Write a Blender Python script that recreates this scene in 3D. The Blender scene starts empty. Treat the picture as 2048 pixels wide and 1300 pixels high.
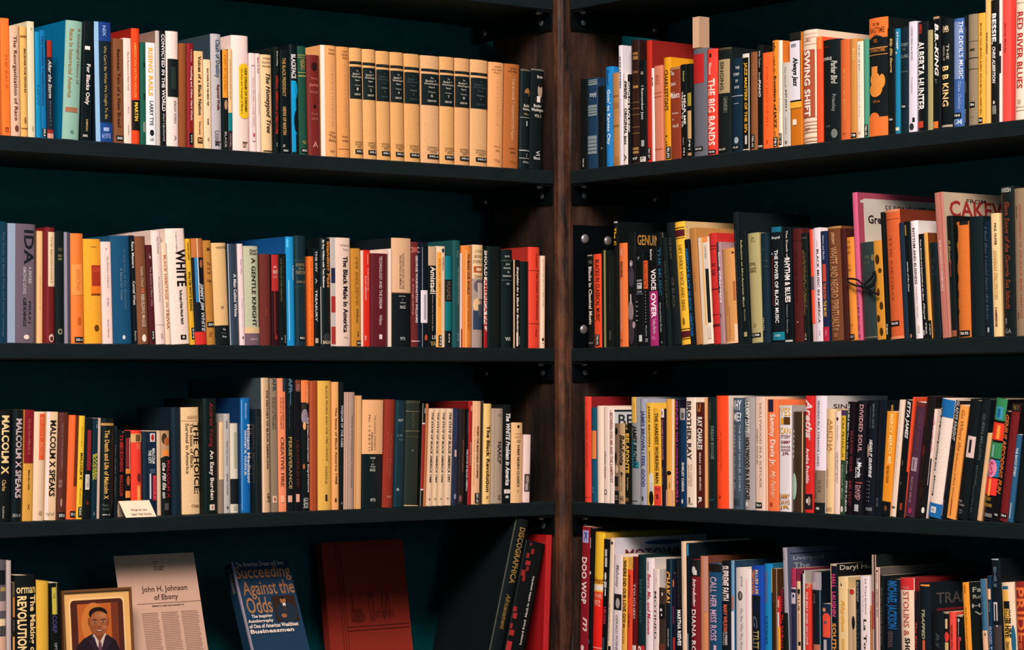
import bpy, math, random, re
from mathutils import Vector, Matrix, noise
random.seed(7)
C = bpy.context.scene.collection
sc = bpy.context.scene
# ---------------- camera, world, lights, exposure ----------------
F = 5090.0; HX, HY, ROLL = 1024.0, 790.2, 0.0044   # focal length in px of the 2048 px frame, horizon point, roll
EYE = 1.5
cam = bpy.data.objects.new('camera', bpy.data.cameras.new('camera')); C.objects.link(cam)
cam.data.sensor_width = 36; cam.data.lens = F/2048*36
cam.data.shift_y = (HY-650)/2048; cam.data.clip_end = 50
cam.matrix_world = Matrix.Translation((0, 0, EYE)) @ Matrix.Rotation(math.pi/2, 4, 'X') @ Matrix.Rotation(-ROLL, 4, 'Z')
sc.camera = cam
sc.view_settings.view_transform = 'Standard'; sc.view_settings.look = 'None'
sc.view_settings.exposure = 0.0; sc.view_settings.gamma = 1; sc.view_settings.use_curve_mapping = False
w = bpy.data.worlds.new('room_air'); sc.world = w; w.use_nodes = True
w.node_tree.nodes['Background'].inputs[0].default_value = (0.025, 0.16, 0.20, 1)
w.node_tree.nodes['Background'].inputs[1].default_value = 0.6
def area(name, loc, aim, sx, sy, power, col):
    l = bpy.data.lights.new(name, 'AREA'); l.shape = 'RECTANGLE'; l.size = sx; l.size_y = sy
    l.energy = power; l.color = col
    o = bpy.data.objects.new(name, l); C.objects.link(o); o.location = loc
    o.rotation_euler = (Vector(aim)-Vector(loc)).to_track_quat('-Z', 'Y').to_euler()
area('ceiling_light_panel', (-0.4, 0.3, 5.4), (0, 5.0, 1.6), 2.6, 1.7, 670, (1.0, 0.80, 0.70))
area('window_daylight', (1.9, 0.3, 2.2), (0, 5.0, 1.6), 1.2, 1.6, 12, (0.72, 0.88, 1.0))  # added bluish side fill that softens the shadows, not an actual window
EL = (1.10, 1.02, 0.99)    # how bright a white spine reads under these lights
# ---------------- geometry of the corner ----------------
Y0 = 5.4
def unit(x, y):
    l = math.hypot(x, y); return Vector((x/l, y/l, 0))
VL = 7561.6
DL = unit((VL-HX)/F, 1.0)                 # along the left case, towards the corner
DR = Vector((-DL.y, DL.x, 0))             # along the other case, towards the corner
PL = Vector(((1110-HX)/F*Y0, Y0, 0)); PR = Vector(((1142-HX)/F*Y0, Y0, 0))
def level(px, py):
    dx, dy = px-HX, py-HY
    return (dx-ROLL*dy)/F, (ROLL*dx+dy)/F
class Bay:
    def __init__(s, P, right, deep, sign): s.P, s.right, s.deep, s.sign = P, right, deep, sign
    def a(s, t, d):                       # coordinate along 'right' of the plane at depth d seen at slope t
        q = s.P + s.deep*d
        return (q.x - t*q.y)/(t*s.right.y - s.right.x)
    def pt(s, a, d, z=0.0):
        q = s.P + s.right*a + s.deep*d; return Vector((q.x, q.y, z))
BL = Bay(PL, DL, DR, 1); BR = Bay(PR, -DR, DL, -1)
ZP = 1/F*Y0
ZS = {0: EYE+0.844, 1: EYE+447.9*ZP, 2: EYE+93.0*ZP, 3: EYE-213.7*ZP, 4: EYE-0.567}
TH = 0.029
# ---------------- materials ----------------
def lin(h):
    v = [int(h[i:i+2], 16)/255 for i in (0, 2, 4)]
    return [x/12.92 if x <= .04045 else ((x+.055)/1.055)**2.4 for x in v]
MATS = {}
def mat(h, kind='paper'):
    k = (h, kind)
    if k in MATS: return MATS[k]
    m = bpy.data.materials.new(kind+'_'+h); MATS[k] = m; m.use_nodes = True
    nt = m.node_tree; b = nt.nodes['Principled BSDF']
    c = [min(.92, max(.0015, x/e)) for x, e in zip(lin(h), EL)]
    if kind == 'ink':
        b.inputs['Base Color'].default_value = (*c, 1); b.inputs['Roughness'].default_value = .55
        b.inputs['Specular IOR Level'].default_value = .12
        return m
    tc = nt.nodes.new('ShaderNodeTexCoord'); mp = nt.nodes.new('ShaderNodeMapping')
    nz = nt.nodes.new('ShaderNodeTexNoise'); mx = nt.nodes.new('ShaderNodeMix'); mx.data_type = 'RGBA'
    nt.links.new(tc.outputs['Object'], mp.inputs['Vector']); nt.links.new(mp.outputs[0], nz.inputs['Vector'])
    sc_ = {'paper': (60, 60, 14), 'cloth': (300, 300, 300), 'gloss': (50, 50, 10), 'page': (900, 40, 4), 'steel': (30, 30, 30), 'paint': (25, 25, 60)}[kind]
    mp.inputs['Scale'].default_value = sc_
    nz.inputs['Scale'].default_value = 1; nz.inputs['Detail'].default_value = 6
    v = {'paper': .10, 'cloth': .16, 'gloss': .06, 'page': .35, 'steel': .3, 'paint': .35}[kind]
    mx.inputs[6].default_value = (*[x*(1-v) for x in c], 1); mx.inputs[7].default_value = (*[min(.95, x*(1+v)) for x in c], 1)
    nt.links.new(nz.outputs[0], mx.inputs[0]); nt.links.new(mx.outputs[2], b.inputs['Base Color'])
    b.inputs['Roughness'].default_value = {'paper': .42, 'cloth': .7, 'gloss': .25, 'page': .8, 'steel': .38, 'paint': .55}[kind]
    b.inputs['Specular IOR Level'].default_value = {'paper': .12, 'cloth': .08, 'gloss': .3, 'page': .05, 'steel': .5, 'paint': .12}[kind]
    if kind == 'steel': b.inputs['Metallic'].default_value = .7
    if kind in ('cloth', 'paint'):
        bp = nt.nodes.new('ShaderNodeBump'); bp.inputs['Strength'].default_value = .25; bp.inputs['Distance'].default_value = .002
        nt.links.new(nz.outputs[0], bp.inputs['Height']); nt.links.new(bp.outputs[0], b.inputs['Normal'])
    return m
# ---------------- mesh collector ----------------
class MB:
    def __init__(s): s.v, s.f, s.mi, s.ms, s.sm = [], [], [], [], []
    def m(s, material):
        if material not in s.ms: s.ms.append(material)
        return s.ms.index(material)
    def face(s, pts, material, smooth=False):
        n = len(s.v); s.v += [tuple(p) for p in pts]; s.f.append(tuple(range(n, n+len(pts)))); s.mi.append(s.m(material)); s.sm.append(smooth)
    def grid(s, rows, material, smooth=False):
        n = len(s.v); w_ = len(rows[0]); k = s.m(material)
        for r in rows: s.v += [tuple(p) for p in r]
        for i in range(len(rows)-1):
            for j in range(w_-1):
                s.f.append((n+i*w_+j, n+i*w_+j+1, n+(i+1)*w_+j+1, n+(i+1)*w_+j)); s.mi.append(k); s.sm.append(smooth)
    def raw(s, vs, fs, material):
        n = len(s.v); s.v += [tuple(p) for p in vs]; k = s.m(material)
        for f in fs: s.f.append(tuple(n+i for i in f)); s.mi.append(k); s.sm.append(False)
    def box(s, x0, x1, y0, y1, z0, z1, material):
        p = [(x, y, z) for z in (z0, z1) for y in (y0, y1) for x in (x0, x1)]
        s.raw(p, [(0, 2, 3, 1), (4, 5, 7, 6), (0, 1, 5, 4), (1, 3, 7, 5), (3, 2, 6, 7), (2, 0, 4, 6)], material)
    def prism(s, pts, z0, z1, material):
        n = len(pts); s.raw([(x, y, z0) for x, y in pts]+[(x, y, z1) for x, y in pts],
            [tuple(range(n-1, -1, -1)), tuple(range(n, 2*n))]+[(i, (i+1) % n, n+(i+1) % n, n+i) for i in range(n)], material)
    def tube(s, pts, r, material, seg=8, closed=False):
        pts = [Vector(p) for p in pts]; rows = []
        for i, p in enumerate(pts):
            t = (pts[min(i+1, len(pts)-1)]-pts[max(i-1, 0)]).normalized()
            u = t.orthogonal().normalized() if i == 0 else (u-t*u.dot(t)).normalized()
            w_ = t.cross(u); rows.append([p+(u*math.cos(2*math.pi*k/seg)+w_*math.sin(2*math.pi*k/seg))*r for k in range(seg+1)])
        s.grid(rows, material, True); s.face(rows[0][:-1], material); s.face(rows[-1][-2::-1], material)
    def dome(s, c, axis, r, hgt, material, seg=14):
        axis = Vector(axis).normalized(); u = axis.orthogonal().normalized(); w_ = axis.cross(u); c = Vector(c)
        s.grid([[c+axis*(hgt*math.sin(q*math.pi/10))+(u*math.cos(2*math.pi*k/seg)+w_*math.sin(2*math.pi*k/seg))*r*math.cos(q*math.pi/10) for k in range(seg+1)] for q in range(6)], material, True)
    def build(s, name, parent=None, mw=None):
        me = bpy.data.meshes.new(name); me.from_pydata(s.v, [], s.f)
        for m_ in s.ms: me.materials.append(m_)
        me.polygons.foreach_set('material_index', s.mi); me.polygons.foreach_set('use_smooth', s.sm); me.update()
        o = bpy.data.objects.new(name, me); C.objects.link(o)
        if parent: o.parent = parent
        elif mw: o.matrix_world = mw
        return o
def tag(o, label=None, cat=None, group=None, kind=None):
    for k, v in (('label', label), ('category', cat), ('group', group), ('kind', kind)):
        if v: o[k] = v
    return o
def empty(name, mw, label, cat, group=None):
    o = bpy.data.objects.new(name, None); C.objects.link(o); o.matrix_world = mw; o.empty_display_size = .02
    return tag(o, label, cat, group)
# ---------------- lettering ----------------
GLY = {}
def want(txt, st): GLY.setdefault((txt, st+('^' if txt[0] == '^' else '')), None)
def make_glyphs():
    obs = []
    for (txt, st) in GLY:
        cu = bpy.data.curves.new('t', 'FONT'); cu.body = txt.lstrip('^'); cu.resolution_u = 2; cu.fill_mode = 'FRONT'
        cu.offset = (.022 if '^' in st else .032) if 'b' in st else (.012 if len(txt) < 16 else .006); cu.shear = .28 if 'i' in st else 0
        if 'b' in st: cu.space_character = 1.04
        o = bpy.data.objects.new('t', cu); C.objects.link(o); obs.append(((txt, st), o))
    dg = bpy.context.evaluated_depsgraph_get(); dg.update()
    for k, o in obs:
        me = o.evaluated_get(dg).to_mesh()
        vs = [(v.co.x, v.co.y) for v in me.vertices]; fs = [tuple(p.vertices) for p in me.polygons]
        if vs and '^' in st:                             # slab feet on every upright stroke
            cnt = {}
            for f in fs:
                for i in range(len(f)): e = (f[i-1], f[i]); cnt[tuple(sorted(e))] = cnt.get(tuple(sorted(e)), 0)+1
            top = max(v[1] for v in vs); sh = .28 if 'i' in st else 0
            for (a, b), c in list(cnt.items()):
                if c != 1: continue
                (ax, ay), (bx, by) = vs[a], vs[b]
                if abs(ay-by) > .004 or not .035 < abs(ax-bx) < .2: continue
                if abs(ay) < .012 or abs(ay-top) < .012 or .46 < ay < .58 or .68 < ay < .76:
                    dn = -1 if ay > .3 else 1; lo, hi = min(ax, bx)-.065, max(ax, bx)+.065; k = len(vs)
                    vs += [(lo, ay), (hi, ay), (hi, ay+dn*.05), (lo, ay+dn*.05)]; fs.append((k, k+1, k+2, k+3))
        if vs:
            x0 = min(v[0] for v in vs); x1 = max(v[0] for v in vs); y0 = min(v[1] for v in vs); y1 = max(v[1] for v in vs)
            vs = [((x-x0)/max(1e-6, x1-x0), (y-y0)/max(1e-6, y1-y0)) for x, y in vs]
        GLY[k] = (vs, fs); o.evaluated_get(dg).to_mesh_clear()
    for k, o in obs:
        cu = o.data; bpy.data.objects.remove(o); bpy.data.curves.remove(cu)
# surface(u, t, e) -> point: u across 0..1, t from the top 0..1, e lift off the surface
def patch(mb, S, t0, t1, u0, u1, e, m_, ell=False, n=8):
    if ell:
        top, bot = [], []
        for i in range(13):
            q = -math.cos(math.pi*i/12); h = math.sqrt(max(0, 1-q*q)); u = (u0+u1)/2+q*(u1-u0)/2; tc = (t0+t1)/2; r = (t1-t0)/2
            top.append(S(u, tc-h*r, e)); bot.append(S(u, tc+h*r, e))
        mb.grid([bot, top], m_)
    else:
        mb.grid([[S(u0+(u1-u0)*i/n, t, e) for i in range(n+1)] for t in (t1, t0)], m_)
def letters(mb, S, t0, t1, u0, u1, e, m_, txt, st, way):
    vs, fs = GLY[(txt, st+('^' if txt[0] == '^' else ''))]
    if getattr(S, 'bulge', 0)*(u1-u0)**2 > .0004:            # cut the strokes so that they follow the rounded spine
        ax = 0 if way == 'h' else 1; N = max(2, int(7*(u1-u0))); nv, nf = [], []
        for f in fs:
            P0 = [vs[i] for i in f]; lo = min(p[ax] for p in P0); hi = max(p[ax] for p in P0)
            for k in range(int(lo*N), min(N-1, int(hi*N))+1):
                P = P0
                for lim, sg in ((k/N, 1), ((k+1)/N, -1)):
                    Q = []
                    for i in range(len(P)):
                        a, b = P[i-1], P[i]; da, db = (a[ax]-lim)*sg, (b[ax]-lim)*sg
                        if (da < 0) != (db < 0): r = da/(da-db); Q.append((a[0]+(b[0]-a[0])*r, a[1]+(b[1]-a[1])*r))
                        if db >= 0: Q.append(b)
                    P = Q
                    if len(P) < 3: break
                if len(P) >= 3: nf.append(tuple(range(len(nv), len(nv)+len(P)))); nv += P
        vs, fs = nv, nf
    if way == 'h': P = [S(u0+x*(u1-u0), t1-y*(t1-t0), e) for x, y in vs]
    elif way == 'v': P = [S(u0+y*(u1-u0), t0+x*(t1-t0), e) for x, y in vs]
    else: P = [S(u1-y*(u1-u0), t1-x*(t1-t0), e) for x, y in vs]
    mb.raw(P, fs, m_)
ER = re.compile(r'^([A-Za-z]+) +(.*)$')
def parse(s):
    out = []
    for el in s.split(' ; '):
        el = el.strip()
        if not el: continue
        k, rest = ER.match(el).groups()
        if k in ('V', 'SBA'): out += series(k, rest); continue
        tk = rest.split(' ')
        if k == 'b': out.append(('r', float(tk[0]), float(tk[1]), 0., 100., tk[2], '')); continue
        if k in ('s', 'sv'): out.append((k, *map(float, tk[:4]), 'x', ' '.join(tk[4:]))); continue
        out.append((k, *map(float, tk[:4]), tk[4], ' '.join(tk[5:])))
    for o in out:
        k = o[0].lstrip('S') if o[0] != 'S' else o[0]
        if o[6]: want(o[6], 'b' if 'b' in k or k in ('s', 'sv') else ('i' if k.endswith('i') else ''))
        if o[6] and 'b' in k and 'i' in k: want(o[6], 'bi')
    return out
def series(k, n):
    n = n.strip()
    if k == 'V':
        dim = n in '359'
        c1 = '3c4c4c' if dim else 'c0b8a8'
        return [('r', 12.2, 14.8, 0., 100., '10181a', ''), ('h', 13, 14, 35, 75, '3c4444', 'WASHINGTON'), ('r', 17, 46, 0., 100., '101c1e', ''),
                ('h', 20, 21.5, 45, 62, c1, 'The'), ('h', 22.5, 24.5, 20, 80, c1, '^Booker T.'), ('h', 25.2, 27.4, 12, 92, c1, '^Washington'), ('h', 28.5, 30.5, 35, 70, c1, 'Papers'),
                ('h', 33, 34.5, 30, 75, '70786f' if dim else 'a09c90', 'Volume'), ('h', 36, 38.5, 45, 58, c1, n), ('h', 41, 43, 28, 76, c1, '1860-89'),
                ('h', 84.5, 85.8, 25, 92, '5c3c1c', 'UNIVERSITY'), ('h', 86.6, 87.9, 25, 92, '5c3c1c', 'OF ILLINOIS'), ('h', 88.6, 89.9, 40, 78, '5c3c1c', 'PRESS'), ('s', 91.8, 95.6, 26, 94, 'x', '305.'+n)]
    return [('tbi', 4, 76, 36, 76, '2c2018', 'THE STATE OF BLACK AMERICA '+n), ('h', 92, 94, 35, 65, '4c3424', n[2:]), ('r', 0, 100, 0, 10, 'd8a47c', '')]
def dress(mb, S, els, side=None, conv=None, sticker=None):
    for i, (k, a, b, c, d, col, txt) in enumerate(els):
        on_side = k[0] == 'S'
        if on_side: k = k[1:]
        T = side if on_side else S
        if T is None: continue
        a, b = (a, b) if (on_side or not conv) else (conv(a), conv(b))
        if a >= 100: continue
        a, b, c, d = max(0, a)/100, min(100, b)/100, c/100, d/100
        if k != 'b' and not on_side and k in ('r', 'o'): c, d = max(0., c), min(1., d)
        if on_side: c = max(0, c)
        if k[0] in 'thu': c, d = max(.01, c), min(.99, d)
        e = (.0002+.00004*i) if on_side else (.0004+.00011*i); m_ = mat(col, 'ink') if col != 'x' else None
        st = ('b' if 'b' in k else '')+('i' if 'i' in k else '')
        if k in ('r', 'o'): patch(mb, T, a, b, c, d, e, m_, k == 'o')
        elif k in ('s', 'sv'):
            sb = MB(); patch(sb, T, a, b, c, d, e, mat('0c1214', 'ink')); sb2 = (a+(b-a)*.25, b-(b-a)*.25, c+(d-c)*.12, d-(d-c)*.1) if k == 's' else (a+(b-a)*.06, b-(b-a)*.08, c+(d-c)*.28, d-(d-c)*.2)
            letters(sb, T, *sb2, e+.0003, mat('d0ccc4', 'ink'), txt, 'b', 'h' if k == 's' else 'v'); sticker(sb)
        elif k[0] == 'h' or (on_side and k == 'b'): letters(mb, T, a, b, c, d, e, m_, txt, st if st in ('b', 'i', '', 'bi') else '', 'h')
        elif k[0] == 't': letters(mb, T, a, b, c, d, e, m_, txt, st, 'v')
        elif k[0] == 'u': letters(mb, T, a, b, c, d, e, m_, txt, st, 'u')
# ---------------- the books ----------------
def read_rows(data):
    rows = []; hdr = None
    for ln in data.strip().split('\n'):
        if ln.startswith('@'):
            q = ln[1:].split(); hdr = (q[0], float(q[1]), float(q[2]), float(q[3]), 'Y' in q[4:]); continue
        p = ln.split('|')
        rows.append((hdr, [float(x) for x in p[0].split()], p[1], p[2], p[3], parse(p[4])))
    return rows
SIDEN = {'L': 'left', 'R': 'right'}
SHN = {'1': 'top', '2': 'second', '3': 'third', '4': 'bottom'}
def measure(hdr, nums, col, flags, label, els):
    nm, ox, oy, s, ymode = hdr; bay = BL if nm[0] == 'L' else BR
    x0, x1, yb, yt, l = nums; fl = flags.split()
    opt = dict(f.split('=') for f in fl if '=' in f); hard = 'h' in fl
    d = float(opt.get('d', 5))/1000; z0 = ZS[int(nm[1])]
    X = lambda v: ox+v/s
    Yp = lambda v: oy+v/s
    k = (l/s)/((yb-yt)/s)                              # lean, px per px
    # base row of pixels at this place
    xm = X((x0+x1)/2); yB = Yp(yb)
    for _ in range(4):
        t, _q = level(xm+k*(Yp(yb)-yB), yB); q = bay.pt(bay.a(t, d), d); yB = HY-(z0-EYE)/q.y*F-ROLL*(xm-HX)
    f0 = lambda x: bay.a(level(X(x)+k*(Yp(yb)-yB), yB)[0], d)
    a0, a1 = f0(x0), f0(x1)
    xt0, xt1 = X(x0)+l/s, X(x1)+l/s
    at0 = bay.a(level(xt0, Yp(yt))[0], d); qm = bay.pt(bay.a(level((xt0+xt1)/2, Yp(yt))[0], d), d)
    zt = EYE-level((xt0+xt1)/2, Yp(yt))[1]*qm.y
    lean = math.atan2(at0-a0, zt-z0); H = (zt-z0)/math.cos(lean); T = (a1-a0)*math.cos(lean)-.0007
    if T < .003: T = .003
    if lean > 0: H -= T*math.sin(lean)*.5
    D = float(opt['D'])/1000 if 'D' in opt else min(.25-d, H*.66)
    D = min(D, .272-d)
    return dict(hdr=hdr, bay=bay, a=a0, b=a1, T=T, H=H, lean=lean, d=d, D=D, z0=z0, yB=yB, col=col, fl=fl, opt=opt, hard=hard, label=label, els=els, yt=yt, nm=nm)
def build_book(g):
    hdr, bay, a0, a1, T, H, lean, d, D, z0, yB, col, fl, opt, hard, label, els, yt, nm = (g[k] for k in 'hdr bay a b T H lean d D z0 yB col fl opt hard label els yt nm'.split())
    _n, ox, oy, s, ymode = hdr
    org = bay.pt(a0+.0003, d, z0+.0002+(T*math.sin(lean) if lean > 0 else 0))
    th = math.atan2(bay.right.y, bay.right.x)
    mw = Matrix.Translation(org) @ Matrix.Rotation(th, 4, 'Z') @ Matrix.Rotation(lean, 4, 'Y')
    lab = label
    add = ' on the %s shelf' % SHN[nm[1]]
    if len((lab+add).split()) <= 16: lab += add
    grp = 'cream annual report paperbacks' if 'g' in fl else ('matching tan volumes with black blocks' if 'V' in fl else 'books on the %s shelf of the %s bookcase' % (SHN[nm[1]], SIDEN[nm[0]]))
    root = empty('hardcover_book' if hard else 'paperback_book', mw, lab, 'book', grp)
    b = min(.0045, T*.16) if hard else min(.0012, T*.12)
    cv = .0022 if hard else .0005
    if T < 3*cv: cv = T/6
    kind = 'gloss' if hard and random.random() < .55 else ('cloth' if hard else 'paper')
    if 'V' in fl: kind = 'cloth'
    ms = mat(col, kind); mc = mat(opt.get('c', col), kind if 'c' in opt else kind)
    zi = .0025 if hard else .0003
    mb = MB(); N = 10
    arc = lambda u: b*(2*u-1)**2
    prof = [(0, D)]+[(0, b+.002)]+[(T*i/N, arc(i/N)) for i in range(N+1)]+[(T, b+.002), (T, D)]
    inn = [(cv, D)]+[(cv, b+cv)]+[(cv+(T-2*cv)*i/N, max(arc(i/N)+cv, cv)) for i in range(N+1)]+[(T-cv, b+cv), (T-cv, D)]
    n = len(prof)
    # spine
    mb.grid([[(x, y, z) for x, y in prof[1:n-1]] for z in (0, H)], ms, True)
    for i in (0, n-2): mb.face([(*prof[i], 0), (*prof[i+1], 0), (*prof[i+1], H), (*prof[i], H)], mc)
    for i in range(n-1):
        mb.face([(*inn[i+1], 0), (*inn[i], 0), (*inn[i], H), (*inn[i+1], H)], mc)
        mb.face([(*prof[i], H), (*prof[i+1], H), (*inn[i+1], H), (*inn[i], H)], mc if i in (0, n-2) else ms)
        mb.face([(*inn[i], 0), (*inn[i+1], 0), (*prof[i+1], 0), (*prof[i], 0)], mc)
    for P_, Q in ((prof[0], inn[0]), (inn[-1], prof[-1])): mb.face([(*P_, 0), (*P_, H), (*Q, H), (*Q, 0)], mc)
    def S(u, t, e): return (u*T, arc(min(1, max(0, u)))-e, (1-t)*H)
    S.bulge = b
    side = lambda u, t, e: (T+e, .002+u*D, (1-t)*H)
    conv = None
    if ymode:
        ybc = (yB-oy)*s; conv = lambda v: (v-yt)/(ybc-yt)*100
    def stick(sb): sb.build('call_number_label', root)
    dress(mb, S, els, side, conv, stick)
    mb.build('cover', root)
    pg = MB(); pc = mat(random.choice(['d8c4a4', 'e0d0b4', 'c8b08c', 'd0bc9c']), 'page')
    pg.box(cv+.0002, T-cv-.0002, b+cv+.001, D-(.004 if hard else .0005), zi, H-zi, pc)
    pg.build('page_block', root)
    return root

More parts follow.
